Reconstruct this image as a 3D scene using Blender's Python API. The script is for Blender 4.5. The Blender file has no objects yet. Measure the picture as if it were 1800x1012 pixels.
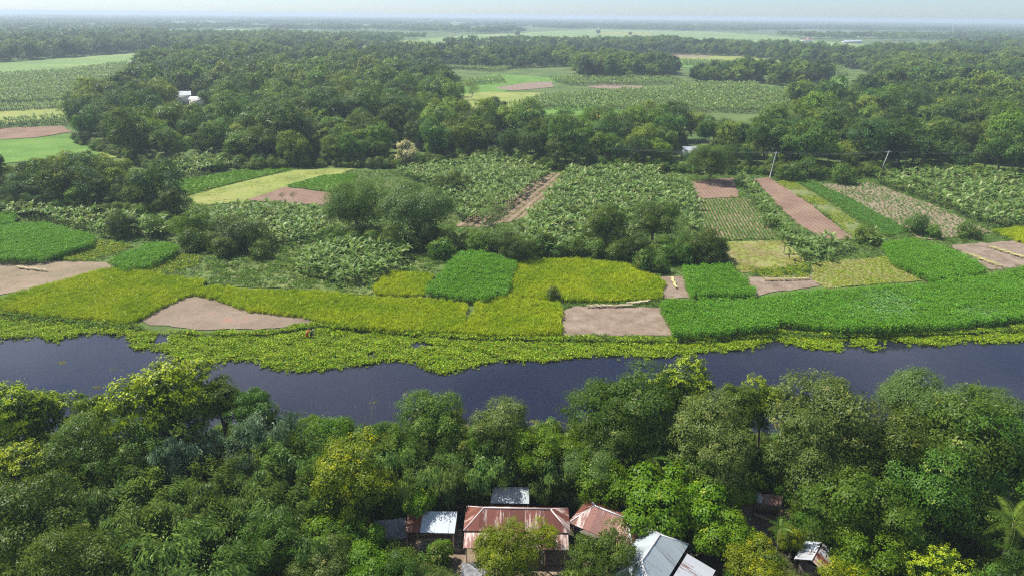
import bpy, math
import numpy as np
from mathutils import Matrix, Vector

S = bpy.context.scene
C = S.collection

# ------------------------------------------------------------------ camera, sky, sun, exposure
CAM_H, FOC, PITCH, ROLL = 55.0, 1200.0, 21.72, 0.54
cam_d = bpy.data.cameras.new('camera')
cam_d.sensor_width = 36.0
cam_d.lens = 24.0
cam_d.clip_start = 0.5
cam_d.clip_end = 60000
cam = bpy.data.objects.new('camera', cam_d)
C.objects.link(cam)
CAM_R = Matrix.Rotation(math.radians(90 - PITCH), 3, 'X') @ Matrix.Rotation(math.radians(ROLL), 3, 'Z')
cam.matrix_world = Matrix.Translation((0, 0, CAM_H)) @ CAM_R.to_4x4()
S.camera = cam

SUN_EL, SUN_AZ = 55.0, -58.0           # azimuth measured from +Y (into the picture) towards +X
w = bpy.data.worlds.new('World')
S.world = w
w.use_nodes = True
nt = w.node_tree
nt.nodes.clear()
wo = nt.nodes.new('ShaderNodeOutputWorld')
bg = nt.nodes.new('ShaderNodeBackground')
sky = nt.nodes.new('ShaderNodeTexSky')
sky.sky_type = 'NISHITA'
sky.sun_disc = False
sky.sun_elevation = math.radians(SUN_EL)
sky.sun_rotation = math.radians(SUN_AZ % 360)
sky.altitude = 50
sky.air_density = 0.7
sky.dust_density = 0.45
sky.ozone_density = 6.0
# broken cloud spread evenly over the whole sky dome
tc = nt.nodes.new('ShaderNodeTexCoord')
sep = nt.nodes.new('ShaderNodeSeparateXYZ')
nt.links.new(tc.outputs['Generated'], sep.inputs[0])
mx = nt.nodes.new('ShaderNodeMath'); mx.operation = 'MAXIMUM'; mx.inputs[1].default_value = 0.0
nt.links.new(sep.outputs['Z'], mx.inputs[0])
ad = nt.nodes.new('ShaderNodeMath'); ad.operation = 'ADD'; ad.inputs[1].default_value = 0.12
nt.links.new(mx.outputs[0], ad.inputs[0])
dv = nt.nodes.new('ShaderNodeVectorMath'); dv.operation = 'DIVIDE'
cmb = nt.nodes.new('ShaderNodeCombineXYZ')
for i in range(3):
    nt.links.new(ad.outputs[0], cmb.inputs[i])
nt.links.new(tc.outputs['Generated'], dv.inputs[0])
nt.links.new(cmb.outputs[0], dv.inputs[1])
ns = nt.nodes.new('ShaderNodeTexNoise')
ns.inputs['Scale'].default_value = 0.9
ns.inputs['Detail'].default_value = 6
ns.inputs['Roughness'].default_value = 0.55
cofs = nt.nodes.new('ShaderNodeVectorMath'); cofs.operation = 'ADD'
cofs.inputs[1].default_value = (3.1, 1.7, 0.0)
nt.links.new(dv.outputs[0], cofs.inputs[0])
nt.links.new(cofs.outputs[0], ns.inputs['Vector'])
cr = nt.nodes.new('ShaderNodeMapRange')
cr.inputs['From Min'].default_value = 0.50
cr.inputs['From Max'].default_value = 0.68
cr.inputs['To Max'].default_value = 0.8
nt.links.new(ns.outputs['Fac'], cr.inputs['Value'])
mixc = nt.nodes.new('ShaderNodeMix'); mixc.data_type = 'RGBA'
mixc.inputs[7].default_value = (10.5, 10.7, 11.4, 1)
lo = nt.nodes.new('ShaderNodeMapRange')       # cloud bases thin out into the haze towards the horizon
lo.inputs['From Min'].default_value = 0.06
lo.inputs['From Max'].default_value = 0.32
nt.links.new(sep.outputs['Z'], lo.inputs['Value'])
cm = nt.nodes.new('ShaderNodeMath'); cm.operation = 'MULTIPLY'
nt.links.new(cr.outputs[0], cm.inputs[0])
nt.links.new(lo.outputs[0], cm.inputs[1])
nt.links.new(cm.outputs[0], mixc.inputs[0])
nt.links.new(sky.outputs[0], mixc.inputs[6])
nt.links.new(mixc.outputs[2], bg.inputs['Color'])
bg.inputs['Strength'].default_value = 0.102
nt.links.new(bg.outputs[0], wo.inputs[0])

sun_d = bpy.data.lights.new('sun', 'SUN')
sun_d.energy = 5.0
sun_d.angle = math.radians(0.6)
sun_d.color = (1.0, 0.96, 0.88)
sun = bpy.data.objects.new('sun', sun_d)
C.objects.link(sun)
_e, _a = math.radians(SUN_EL), math.radians(SUN_AZ)
sdir = Vector((math.sin(_a) * math.cos(_e), math.cos(_a) * math.cos(_e), math.sin(_e)))
sun.rotation_euler = sdir.to_track_quat('Z', 'Y').to_euler()
sun.location = (0, 0, 300)

S.view_settings.view_transform = 'Standard'
S.view_settings.look = 'None'
S.view_settings.exposure = 0.6
S.view_settings.gamma = 1.0
S.render.engine = 'CYCLES'
S.cycles.use_denoising = False
try:
    S.cycles.denoiser = 'OPENIMAGEDENOISE'
    S.cycles.denoising_prefilter = 'ACCURATE'
except Exception:
    pass
S.cycles.filter_width = 1.2
S.cycles.max_bounces = 4
S.cycles.diffuse_bounces = 2
S.cycles.glossy_bounces = 2
S.cycles.transmission_bounces = 2
S.cycles.volume_bounces = 0
S.cycles.use_adaptive_sampling = True
S.cycles.adaptive_threshold = 0.02
S.cycles.caustics_reflective = False
S.cycles.caustics_refractive = False

# ------------------------------------------------------------------ picking places on the ground
CR = np.array(CAM_R)


def at(px, py, z=0.0):
    """The point of the level plane z that the photograph shows at a pixel (1800 x 1012)."""
    d = CR @ np.array([(px - 900) / FOC, -(py - 506) / FOC, -1.0])
    t = (z - CAM_H) / d[2]
    return np.array([d[0] * t, d[1] * t, z])


def depth(P):
    return float(-(CR.T @ (np.asarray(P, float) - np.array([0, 0, CAM_H])))[2])


def proj(P):
    q = (np.asarray(P, float) - np.array([0, 0, CAM_H])) @ CR
    return np.stack([900 + FOC * q[..., 0] / -q[..., 2], 506 - FOC * q[..., 1] / -q[..., 2]], -1)


def wpoly(pts, z=0.0):
    return np.array([at(x, y, z)[:2] for x, y in pts])


def inside(P, poly):
    x, y = P[:, 0], P[:, 1]
    r = np.zeros(len(P), bool)
    n = len(poly)
    for i in range(n):
        x0, y0 = poly[i]
        x1, y1 = poly[(i + 1) % n]
        if y0 == y1:
            continue
        c = ((y0 > y) != (y1 > y)) & (x < (x1 - x0) * (y - y0) / (y1 - y0) + x0)
        r ^= c
    return r


def fill(poly, sx, sy=None, ang=0.0, jit=0.4, seed=1):
    """Jittered rows of points inside a ground polygon."""
    sy = sy or sx
    rg = np.random.default_rng(seed)
    c, s = math.cos(ang), math.sin(ang)
    R = np.array([[c, s], [-s, c]])
    q = poly @ R.T
    a, b = q.min(0), q.max(0)
    gx, gy = np.meshgrid(np.arange(a[0], b[0], sx), np.arange(a[1], b[1], sy))
    g = np.stack([gx.ravel(), gy.ravel()], 1)
    g = g + (rg.random(g.shape) - 0.5) * 2 * jit * np.array([sx, sy])
    g = g @ R
    return g[inside(g, poly)]


# ------------------------------------------------------------------ materials
def newmat(name):
    m = bpy.data.materials.new(name)
    m.use_nodes = True
    t = m.node_tree
    t.nodes.clear()
    out = t.nodes.new('ShaderNodeOutputMaterial')
    return m, t, out


def N(t, kind, **kw):
    n = t.nodes.new(kind)
    for k, v in kw.items():
        if k == 'ins':
            for a, b in v.items():
                n.inputs[a].default_value = b
        else:
            setattr(n, k, v)
    return n


def rgba(c):
    return (c[0], c[1], c[2], 1.0)


def mixrgb(t, fac, a, b, blend='MIX'):
    n = N(t, 'ShaderNodeMix', data_type='RGBA', blend_type=blend)
    for sock, v in ((0, fac), (6, a), (7, b)):
        if hasattr(v, 'is_output'):
            t.links.new(v, n.inputs[sock])
        elif sock == 0:
            n.inputs[0].default_value = v
        else:
            n.inputs[sock].default_value = rgba(v)
    return n.outputs[2]


def leaf_mat(name, dark, light, tip=None, spec=0.17, transl=0.28, hue=0.03, val=0.35, patch=None, patch_scale=0.05, rough=0.42, gain=1.4):
    """Leaves: two tones picked leaf by leaf, young tips where the leaf is marked as one, each plant a little different."""
    m, t, out = newmat(name)
    at_ = N(t, 'ShaderNodeAttribute', attribute_name='tint')
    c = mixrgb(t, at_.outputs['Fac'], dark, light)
    if tip is not None:
        gt = N(t, 'ShaderNodeMath', operation='GREATER_THAN', ins={1: 1.5})
        t.links.new(at_.outputs['Fac'], gt.inputs[0])
        c = mixrgb(t, gt.outputs[0], c, tip)
    if patch is not None:
        ge = N(t, 'ShaderNodeNewGeometry')
        nz = N(t, 'ShaderNodeTexNoise', ins={'Scale': patch_scale, 'Detail': 4, 'Roughness': 0.6})
        t.links.new(ge.outputs['Position'], nz.inputs['Vector'])
        mr = N(t, 'ShaderNodeMapRange', ins={'From Min': 0.42, 'From Max': 0.62})
        t.links.new(nz.outputs['Fac'], mr.inputs['Value'])
        c = mixrgb(t, mr.outputs[0], c, patch)
    oi = N(t, 'ShaderNodeObjectInfo')
    hs = N(t, 'ShaderNodeHueSaturation')
    hs.inputs['Saturation'].default_value = 1.14
    m1 = N(t, 'ShaderNodeMapRange', ins={'To Min': 0.5 - 1.3 * hue, 'To Max': 0.5 + 0.35 * hue})
    t.links.new(oi.outputs['Random'], m1.inputs['Value'])
    t.links.new(m1.outputs[0], hs.inputs['Hue'])
    mm = N(t, 'ShaderNodeMath', operation='MULTIPLY', ins={1: 7.31})
    fr = N(t, 'ShaderNodeMath', operation='FRACT')
    t.links.new(oi.outputs['Random'], mm.inputs[0])
    t.links.new(mm.outputs[0], fr.inputs[0])
    m2 = N(t, 'ShaderNodeMapRange', ins={'To Min': gain * (1 - val), 'To Max': gain * (1 + val)})
    t.links.new(fr.outputs[0], m2.inputs['Value'])
    t.links.new(m2.outputs[0], hs.inputs['Value'])
    t.links.new(c, hs.inputs['Color'])
    b = N(t, 'ShaderNodeBsdfPrincipled', ins={'Roughness': rough, 'Specular IOR Level': spec})
    tr = N(t, 'ShaderNodeBsdfTranslucent')
    t.links.new(hs.outputs[0], b.inputs['Base Color'])
    t.links.new(mixrgb(t, 0.35, hs.outputs[0], (0.35, 0.45, 0.04)), tr.inputs['Color'])
    ms = N(t, 'ShaderNodeMixShader', ins={0: transl})
    t.links.new(b.outputs[0], ms.inputs[1])
    t.links.new(tr.outputs[0], ms.inputs[2])
    t.links.new(ms.outputs[0], out.inputs['Surface'])
    return m


def ground_mat(name, stops, scale=0.15, detail=8, rough=0.95, bump=0.3, bscale=3.0, furrow=None, dist=0.15):
    """Earth and turf: noise through a colour ramp; furrow = (spacing m, angle) adds ridges as relief."""
    m, t, out = newmat(name)
    ge = N(t, 'ShaderNodeNewGeometry')
    nz = N(t, 'ShaderNodeTexNoise', ins={'Scale': scale, 'Detail': detail, 'Roughness': 0.65})
    t.links.new(ge.outputs['Position'], nz.inputs['Vector'])
    rp = N(t, 'ShaderNodeValToRGB')
    el = rp.color_ramp.elements
    while len(el) < len(stops):
        el.new(0.5)
    for e, (p, c) in zip(el, stops):
        e.position = p
        e.color = rgba(c)
    t.links.new(nz.outputs['Fac'], rp.inputs[0])
    n2 = N(t, 'ShaderNodeTexNoise', ins={'Scale': bscale, 'Detail': 5, 'Roughness': 0.7})
    t.links.new(ge.outputs['Position'], n2.inputs['Vector'])
    mr = N(t, 'ShaderNodeMapRange', ins={'From Min': 0.3, 'From Max': 0.7, 'To Min': 0.82, 'To Max': 1.16})
    t.links.new(n2.outputs['Fac'], mr.inputs['Value'])
    col = mixrgb(t, 1.0, rp.outputs[0], mr.outputs[0], 'MULTIPLY')
    h = n2.outputs['Fac']
    if furrow:
        mp = N(t, 'ShaderNodeVectorMath', operation='DOT_PRODUCT')
        mp.inputs[1].default_value = (-math.sin(furrow[1]), math.cos(furrow[1]), 0)
        t.links.new(ge.outputs['Position'], mp.inputs[0])
        fc = N(t, 'ShaderNodeCombineXYZ')
        t.links.new(mp.outputs['Value'], fc.inputs[0])
        wv = N(t, 'ShaderNodeTexWave', ins={'Scale': 0.314 / furrow[0], 'Distortion': 1.2, 'Detail': 2, 'Detail Scale': 1.5})
        t.links.new(fc.outputs[0], wv.inputs['Vector'])
        sm = N(t, 'ShaderNodeMath', operation='ADD')
        t.links.new(wv.outputs['Fac'], sm.inputs[0])
        t.links.new(n2.outputs['Fac'], sm.inputs[1])
        h = sm.outputs[0]
        bump, dist = 0.5, 0.2
    bp = N(t, 'ShaderNodeBump', ins={'Strength': bump, 'Distance': dist})
    t.links.new(h, bp.inputs['Height'])
    b = N(t, 'ShaderNodeBsdfPrincipled', ins={'Roughness': rough, 'Specular IOR Level': 0.15})
    t.links.new(col, b.inputs['Base Color'])
    t.links.new(bp.outputs[0], b.inputs['Normal'])
    t.links.new(b.outputs[0], out.inputs['Surface'])
    return m


def plain(name, col, rough=0.8, var=0.25, scale=3.0, metal=0.0, spec=0.3):
    m, t, out = newmat(name)
    ge = N(t, 'ShaderNodeTexCoord')
    nz = N(t, 'ShaderNodeTexNoise', ins={'Scale': scale, 'Detail': 6, 'Roughness': 0.65})
    t.links.new(ge.outputs['Object'], nz.inputs['Vector'])
    mr = N(t, 'ShaderNodeMapRange', ins={'From Min': 0.3, 'From Max': 0.7, 'To Min': 1 - var, 'To Max': 1 + var})
    t.links.new(nz.outputs['Fac'], mr.inputs['Value'])
    b = N(t, 'ShaderNodeBsdfPrincipled', ins={'Roughness': rough, 'Metallic': metal, 'Specular IOR Level': spec})
    t.links.new(mixrgb(t, 1.0, col, mr.outputs[0], 'MULTIPLY'), b.inputs['Base Color'])
    t.links.new(b.outputs[0], out.inputs['Surface'])
    return m


def tin_mat(name, base, worn, amount, rough=0.45, metal=0.0, jitter=0.25):
    """Corrugated sheet: ribs along the sheet as relief, streaks of wear running down the slope, each sheet its own tone."""
    m, t, out = newmat(name)
    tcn = N(t, 'ShaderNodeTexCoord')
    oi = N(t, 'ShaderNodeObjectInfo')
    ofs = N(t, 'ShaderNodeVectorMath', operation='ADD')
    sc_ = N(t, 'ShaderNodeVectorMath', operation='SCALE')
    cb = N(t, 'ShaderNodeCombineXYZ')
    for i in range(3):
        t.links.new(oi.outputs['Random'], cb.inputs[i])
    t.links.new(cb.outputs[0], sc_.inputs[0])
    sc_.inputs['Scale'].default_value = 80
    t.links.new(tcn.outputs['Object'], ofs.inputs[0])
    t.links.new(sc_.outputs[0], ofs.inputs[1])
    mp = N(t, 'ShaderNodeMapping')
    mp.inputs['Scale'].default_value = (3.0, 0.55, 1.0)
    t.links.new(ofs.outputs[0], mp.inputs['Vector'])
    nz = N(t, 'ShaderNodeTexNoise', ins={'Scale': 1.0, 'Detail': 8, 'Roughness': 0.7})
    t.links.new(mp.outputs[0], nz.inputs['Vector'])
    # how worn a sheet is differs from sheet to sheet
    th = N(t, 'ShaderNodeMapRange', ins={'To Min': amount + 0.15, 'To Max': amount - 0.14})
    t.links.new(oi.outputs['Random'], th.inputs['Value'])
    sb = N(t, 'ShaderNodeMath', operation='SUBTRACT')
    t.links.new(nz.outputs['Fac'], sb.inputs[0])
    t.links.new(th.outputs[0], sb.inputs[1])
    mr = N(t, 'ShaderNodeMapRange', ins={'From Min': 0.0, 'From Max': 0.09})
    t.links.new(sb.outputs[0], mr.inputs['Value'])
    c = mixrgb(t, mr.outputs[0], base, worn)
    mm = N(t, 'ShaderNodeMath', operation='MULTIPLY', ins={1: 5.7})
    fr = N(t, 'ShaderNodeMath', operation='FRACT')
    t.links.new(oi.outputs['Random'], mm.inputs[0])
    t.links.new(mm.outputs[0], fr.inputs[0])
    tv = N(t, 'ShaderNodeMapRange', ins={'To Min': 1 - jitter, 'To Max': 1 + jitter})
    t.links.new(fr.outputs[0], tv.inputs['Value'])
    c = mixrgb(t, 1.0, c, tv.outputs[0], 'MULTIPLY')
    wv = N(t, 'ShaderNodeTexWave', ins={'Scale': 0.314 / 0.09, 'Distortion': 0.0})
    wv.wave_profile = 'SIN'
    t.links.new(tcn.outputs['Object'], wv.inputs['Vector'])
    bp = N(t, 'ShaderNodeBump', ins={'Strength': 0.5, 'Distance': 0.02})
    t.links.new(wv.outputs['Fac'], bp.inputs['Height'])
    b = N(t, 'ShaderNodeBsdfPrincipled', ins={'Roughness': rough, 'Metallic': metal, 'Specular IOR Level': 0.3})
    t.links.new(c, b.inputs['Base Color'])
    t.links.new(bp.outputs[0], b.inputs['Normal'])
    t.links.new(b.outputs[0], out.inputs['Surface'])
    return m


def ground_dir(p0, p1):
    d = at(*p1) - at(*p0)
    return math.atan2(d[1], d[0])


STRIP_DIR = ground_dir((1475, 421), (1338, 314))
FURROW_DIR = ground_dir((870, 395), (982, 306))
M = {}
# foliage
M['mango'] = leaf_mat('mango_leaves', (0.030, 0.066, 0.014), (0.070, 0.125, 0.026), tip=(0.15, 0.19, 0.05))
M['olive'] = leaf_mat('olive_leaves', (0.052, 0.082, 0.022), (0.122, 0.155, 0.046), tip=(0.20, 0.20, 0.075), val=0.14, hue=0.006)
M['deep'] = leaf_mat('deep_green_leaves', (0.030, 0.064, 0.013), (0.066, 0.120, 0.022), val=0.2)
M['bright'] = leaf_mat('fresh_green_leaves', (0.055, 0.115, 0.018), (0.120, 0.195, 0.030), val=0.15, hue=0.015)
M['flush'] = leaf_mat('dark_leaves_with_yellow_tips', (0.036, 0.070, 0.013), (0.080, 0.130, 0.022), tip=(0.27, 0.33, 0.05), val=0.12, hue=0.01)
M['yellow'] = leaf_mat('yellow_green_leaves', (0.080, 0.118, 0.020), (0.175, 0.205, 0.030), tip=(0.29, 0.29, 0.035), val=0.12, hue=0.006)
M['feather'] = leaf_mat('feathery_leaves', (0.050, 0.092, 0.028), (0.115, 0.170, 0.055), val=0.12, hue=0.015)
M['bamboo'] = leaf_mat('bamboo_leaves', (0.034, 0.074, 0.020), (0.120, 0.185, 0.048), val=0.22, hue=0.02)
M['bamboo_grey'] = leaf_mat('grey_green_bamboo_leaves', (0.050, 0.092, 0.045), (0.135, 0.190, 0.105), val=0.12, hue=0.01)
M['vine'] = leaf_mat('vine_leaves', (0.060, 0.135, 0.020), (0.140, 0.240, 0.036), tip=(0.24, 0.29, 0.05), val=0.12, hue=0.012, gain=1.15)
M['banana'] = leaf_mat('banana_leaves', (0.066, 0.122, 0.034), (0.150, 0.220, 0.075), tip=(0.28, 0.31, 0.15), transl=0.35, val=0.25, hue=0.02, rough=0.45, gain=1.5, spec=0.2)  # tip: whitish leaf highlights put into the colour as a pale tone
M['palm'] = leaf_mat('palm_leaflets', (0.050, 0.110, 0.022), (0.130, 0.190, 0.045), val=0.2)
M['cream'] = leaf_mat('cream_blossom', (0.17, 0.18, 0.06), (0.66, 0.60, 0.34), val=0.05, hue=0.005, spec=0.12)
M['forest'] = leaf_mat('woodland_leaves', (0.026, 0.058, 0.017), (0.080, 0.138, 0.036), tip=(0.17, 0.20, 0.05), val=0.35, hue=0.03, gain=1.6, spec=0.07)
M['forest_dark'] = leaf_mat('dark_woodland_leaves', (0.020, 0.046, 0.016), (0.054, 0.098, 0.032), val=0.25, hue=0.02, gain=1.5, spec=0.07)
M['forest_pale'] = leaf_mat('pale_woodland_leaves', (0.060, 0.105, 0.022), (0.150, 0.215, 0.050), val=0.2, hue=0.03, gain=1.6, spec=0.07)
M['shrub'] = leaf_mat('shrub_leaves', (0.040, 0.090, 0.018), (0.100, 0.170, 0.034), tip=(0.22, 0.24, 0.06), val=0.35)
M['jute'] = leaf_mat('jute_leaves', (0.070, 0.165, 0.026), (0.145, 0.300, 0.052), val=0.12, hue=0.01, patch=(0.12, 0.26, 0.05), patch_scale=0.06, gain=1.4, spec=0.12)
M['jute_pale'] = leaf_mat('pale_jute_leaves', (0.09, 0.20, 0.05), (0.24, 0.38, 0.16), val=0.12, hue=0.012, spec=0.12)
M['rice'] = leaf_mat('ripening_rice', (0.185, 0.245, 0.026), (0.395, 0.430, 0.065), val=0.12, hue=0.006, patch=(0.20, 0.28, 0.035), patch_scale=0.09, gain=1.5, spec=0.12)
M['rice_green'] = leaf_mat('green_rice', (0.080, 0.190, 0.022), (0.140, 0.290, 0.035), val=0.1, hue=0.01, gain=1.1, spec=0.12)
M['rice_pale'] = leaf_mat('pale_stubble', (0.19, 0.20, 0.05), (0.34, 0.33, 0.11), val=0.15, hue=0.02, spec=0.12)
M['veg'] = leaf_mat('vegetable_leaves', (0.045, 0.130, 0.028), (0.095, 0.210, 0.045), val=0.2)
M['veg_lime'] = leaf_mat('lime_vegetable_leaves', (0.13, 0.20, 0.030), (0.26, 0.32, 0.055), val=0.2)
M['hyacinth'] = leaf_mat('water_hyacinth_leaves', (0.080, 0.170, 0.022), (0.190, 0.290, 0.040), tip=(0.42, 0.40, 0.08), val=0.25, hue=0.012, patch=(0.21, 0.29, 0.045), patch_scale=0.16, gain=1.35, spec=0.12)
M['weed'] = leaf_mat('weeds', (0.045, 0.098, 0.020), (0.105, 0.180, 0.038), val=0.4, hue=0.02)
M['drystalk'] = leaf_mat('dry_stalks', (0.20, 0.15, 0.09), (0.42, 0.34, 0.20), val=0.25, hue=0.01, gain=1.0, spec=0.12)
# bark and stems
M['bark'] = plain('bark', (0.14, 0.115, 0.085), var=0.4)
M['palebark'] = plain('pale_bark', (0.30, 0.26, 0.20), var=0.35)
M['culm'] = plain('bamboo_culm', (0.22, 0.25, 0.08), var=0.3)
M['drystem'] = plain('dry_stem', (0.48, 0.30, 0.14), var=0.3)
M['stem'] = plain('banana_stem', (0.17, 0.18, 0.07), var=0.4)
# earth
M['ground'] = ground_mat('ground_cover', [(0.25, (0.050, 0.088, 0.022)), (0.45, (0.080, 0.128, 0.032)), (0.60, (0.120, 0.160, 0.046)), (0.8, (0.19, 0.17, 0.085))], scale=0.035, bscale=1.2)
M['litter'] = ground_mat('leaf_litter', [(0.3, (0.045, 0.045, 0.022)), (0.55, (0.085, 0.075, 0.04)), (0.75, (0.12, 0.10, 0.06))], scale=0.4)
M['yard'] = ground_mat('yard_earth', [(0.3, (0.17, 0.125, 0.085)), (0.55, (0.27, 0.205, 0.14)), (0.75, (0.34, 0.27, 0.19))], scale=0.35)
M['soil_pink'] = ground_mat('harvested_soil', [(0.3, (0.155, 0.115, 0.080)), (0.5, (0.230, 0.172, 0.126)), (0.7, (0.30, 0.24, 0.18))], scale=0.35, bscale=5)
M['soil_tan'] = ground_mat('stubble_soil', [(0.3, (0.14, 0.135, 0.07)), (0.45, (0.225, 0.175, 0.115)), (0.6, (0.27, 0.205, 0.14)), (0.75, (0.32, 0.27, 0.18))], scale=0.12, bscale=4)
M['soil_red'] = ground_mat('tilled_soil', [(0.3, (0.17, 0.110, 0.076)), (0.5, (0.225, 0.145, 0.102)), (0.7, (0.28, 0.19, 0.135))], scale=0.1, bscale=3, furrow=(1.3, STRIP_DIR))
M['soil_row'] = ground_mat('furrowed_soil', [(0.3, (0.16, 0.112, 0.074)), (0.5, (0.24, 0.168, 0.112)), (0.7, (0.31, 0.225, 0.155))], scale=0.3, bscale=2, furrow=(1.5, FURROW_DIR))
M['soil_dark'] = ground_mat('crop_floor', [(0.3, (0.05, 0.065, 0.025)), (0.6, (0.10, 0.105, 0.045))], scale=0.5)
M['mud'] = ground_mat('shore_mud', [(0.3, (0.14, 0.110, 0.070)), (0.48, (0.21, 0.160, 0.115)), (0.60, (0.24, 0.185, 0.135)), (0.72, (0.32, 0.17, 0.125))], scale=0.12, bscale=2.5)
M['pasture'] = ground_mat('pasture_turf', [(0.3, (0.060, 0.105, 0.026)), (0.46, (0.110, 0.155, 0.040)), (0.6, (0.165, 0.190, 0.060)), (0.72, (0.23, 0.18, 0.10))], scale=0.22, bscale=0.8)
M['paddy'] = ground_mat('green_paddy', [(0.3, (0.075, 0.150, 0.026)), (0.5, (0.11, 0.21, 0.034)), (0.7, (0.16, 0.25, 0.05))], scale=0.05, bscale=1.0)
M['paddy_pale'] = ground_mat('pale_paddy', [(0.3, (0.16, 0.20, 0.05)), (0.5, (0.23, 0.265, 0.065)), (0.7, (0.30, 0.29, 0.10))], scale=0.06, bscale=1.0)
M['stubble_yellow'] = ground_mat('yellow_stubble', [(0.3, (0.21, 0.165, 0.095)), (0.45, (0.25, 0.215, 0.10)), (0.55, (0.215, 0.235, 0.062)), (0.7, (0.25, 0.28, 0.07))], scale=0.2, bscale=1.6)
M['floor_green'] = ground_mat('weedy_floor', [(0.3, (0.085, 0.125, 0.04)), (0.5, (0.15, 0.18, 0.06)), (0.7, (0.25, 0.23, 0.11))], scale=0.3, bscale=1.5)
M['field_far'] = ground_mat('distant_field', [(0.3, (0.11, 0.19, 0.055)), (0.5, (0.17, 0.25, 0.07)), (0.65, (0.23, 0.28, 0.10))], scale=0.01, bscale=0.15)
# built things
M['tin_red'] = tin_mat('red_tin_sheet', (0.20, 0.072, 0.050), (0.55, 0.42, 0.37), 0.53)
M['tin_rust'] = tin_mat('rusted_tin_sheet', (0.20, 0.075, 0.045), (0.34, 0.20, 0.14), 0.55)
M['tin_grey'] = tin_mat('silver_tin_sheet', (0.37, 0.42, 0.43), (0.28, 0.28, 0.28), 0.62, jitter=0.07)
M['tin_white'] = tin_mat('bright_tin_sheet', (0.43, 0.48, 0.51), (0.32, 0.34, 0.35), 0.62, jitter=0.06)
M['tin_patchy'] = tin_mat('patchy_tin_sheet', (0.40, 0.42, 0.45), (0.20, 0.095, 0.070), 0.50, jitter=0.12)
M['cap'] = plain('ridge_metal', (0.62, 0.60, 0.60), rough=0.5, var=0.15)
M['cap_pink'] = plain('weathered_ridge_metal', (0.60, 0.49, 0.47), rough=0.5, var=0.2)
M['wood'] = plain('weathered_wood', (0.20, 0.145, 0.095), var=0.35)
M['pole_wood'] = plain('pale_bamboo_pole', (0.52, 0.42, 0.30), var=0.3)
M['wall'] = plain('tin_wall', (0.24, 0.19, 0.16), var=0.35)
M['whitewall'] = plain('whitewashed_wall', (0.68, 0.66, 0.63), var=0.12)
M['concrete'] = plain('concrete', (0.52, 0.51, 0.48), var=0.15)
M['tarp'] = plain('dark_plastic_sheet', (0.20, 0.20, 0.215), rough=0.5, var=0.6, scale=2.5)
M['thatch'] = plain('thatch', (0.25, 0.20, 0.145), var=0.5, scale=5)
M['wire'] = plain('wire', (0.35, 0.35, 0.36), rough=0.5)
M['steel'] = plain('galvanised_steel', (0.55, 0.56, 0.57), rough=0.5)
M['bundle'] = plain('jute_bundle', (0.58, 0.53, 0.22), var=0.3)
M['bundle_pale'] = plain('dry_jute_bundle', (0.58, 0.50, 0.30), var=0.3)
M['skin'] = plain('skin', (0.20, 0.11, 0.07), rough=0.6, var=0.1)
M['orange'] = plain('orange_cloth', (0.55, 0.10, 0.03), var=0.2)
M['navy'] = plain('dark_cloth', (0.035, 0.045, 0.06), var=0.3)
M['whitecloth'] = plain('white_cloth', (0.75, 0.72, 0.68), var=0.1)
M['terracotta'] = plain('terracotta', (0.42, 0.13, 0.07), var=0.2)

m, t, out = newmat('river_water')
ge = N(t, 'ShaderNodeNewGeometry')
nz = N(t, 'ShaderNodeTexNoise', ins={'Scale': 1.3, 'Detail': 4, 'Roughness': 0.6})
t.links.new(ge.outputs['Position'], nz.inputs['Vector'])
bp = N(t, 'ShaderNodeBump', ins={'Strength': 0.10, 'Distance': 0.05})
t.links.new(nz.outputs['Fac'], bp.inputs['Height'])
nw = N(t, 'ShaderNodeTexNoise', ins={'Scale': 0.06, 'Detail': 3, 'Roughness': 0.6})
t.links.new(ge.outputs['Position'], nw.inputs['Vector'])
wr = N(t, 'ShaderNodeMapRange', ins={'From Min': 0.35, 'From Max': 0.65, 'To Min': 0.05, 'To Max': 0.22})
t.links.new(nw.outputs['Fac'], wr.inputs['Value'])
b = N(t, 'ShaderNodeBsdfPrincipled', ins={'Base Color': (0.014, 0.015, 0.026, 1), 'Roughness': 0.09, 'IOR': 1.4, 'Specular IOR Level': 0.6})
t.links.new(bp.outputs[0], b.inputs['Normal'])
t.links.new(wr.outputs[0], b.inputs['Roughness'])
t.links.new(b.outputs[0], out.inputs['Surface'])
M['water'] = m


# ------------------------------------------------------------------ mesh helpers
def quads(name, V, Q, mats, tint=None, midx=None, smooth=False):
    V = np.asarray(V, np.float32)
    Q = np.asarray(Q, np.int32)
    me = bpy.data.meshes.new(name)
    me.vertices.add(len(V))
    me.vertices.foreach_set('co', V.ravel())
    me.loops.add(len(Q) * 4)
    me.loops.foreach_set('vertex_index', Q.ravel())
    me.polygons.add(len(Q))
    me.polygons.foreach_set('loop_start', np.arange(len(Q), dtype=np.int32) * 4)
    for x in (mats if isinstance(mats, (list, tuple)) else [mats]):
        me.materials.append(x)
    if midx is not None:
        me.polygons.foreach_set('material_index', np.asarray(midx, np.int32))
    if smooth:
        me.polygons.foreach_set('use_smooth', np.ones(len(Q), bool))
    if tint is not None:
        a = me.attributes.new('tint', 'FLOAT', 'FACE')
        a.data.foreach_set('value', np.asarray(tint, np.float32))
    me.update(calc_edges=True)
    return me


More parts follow.
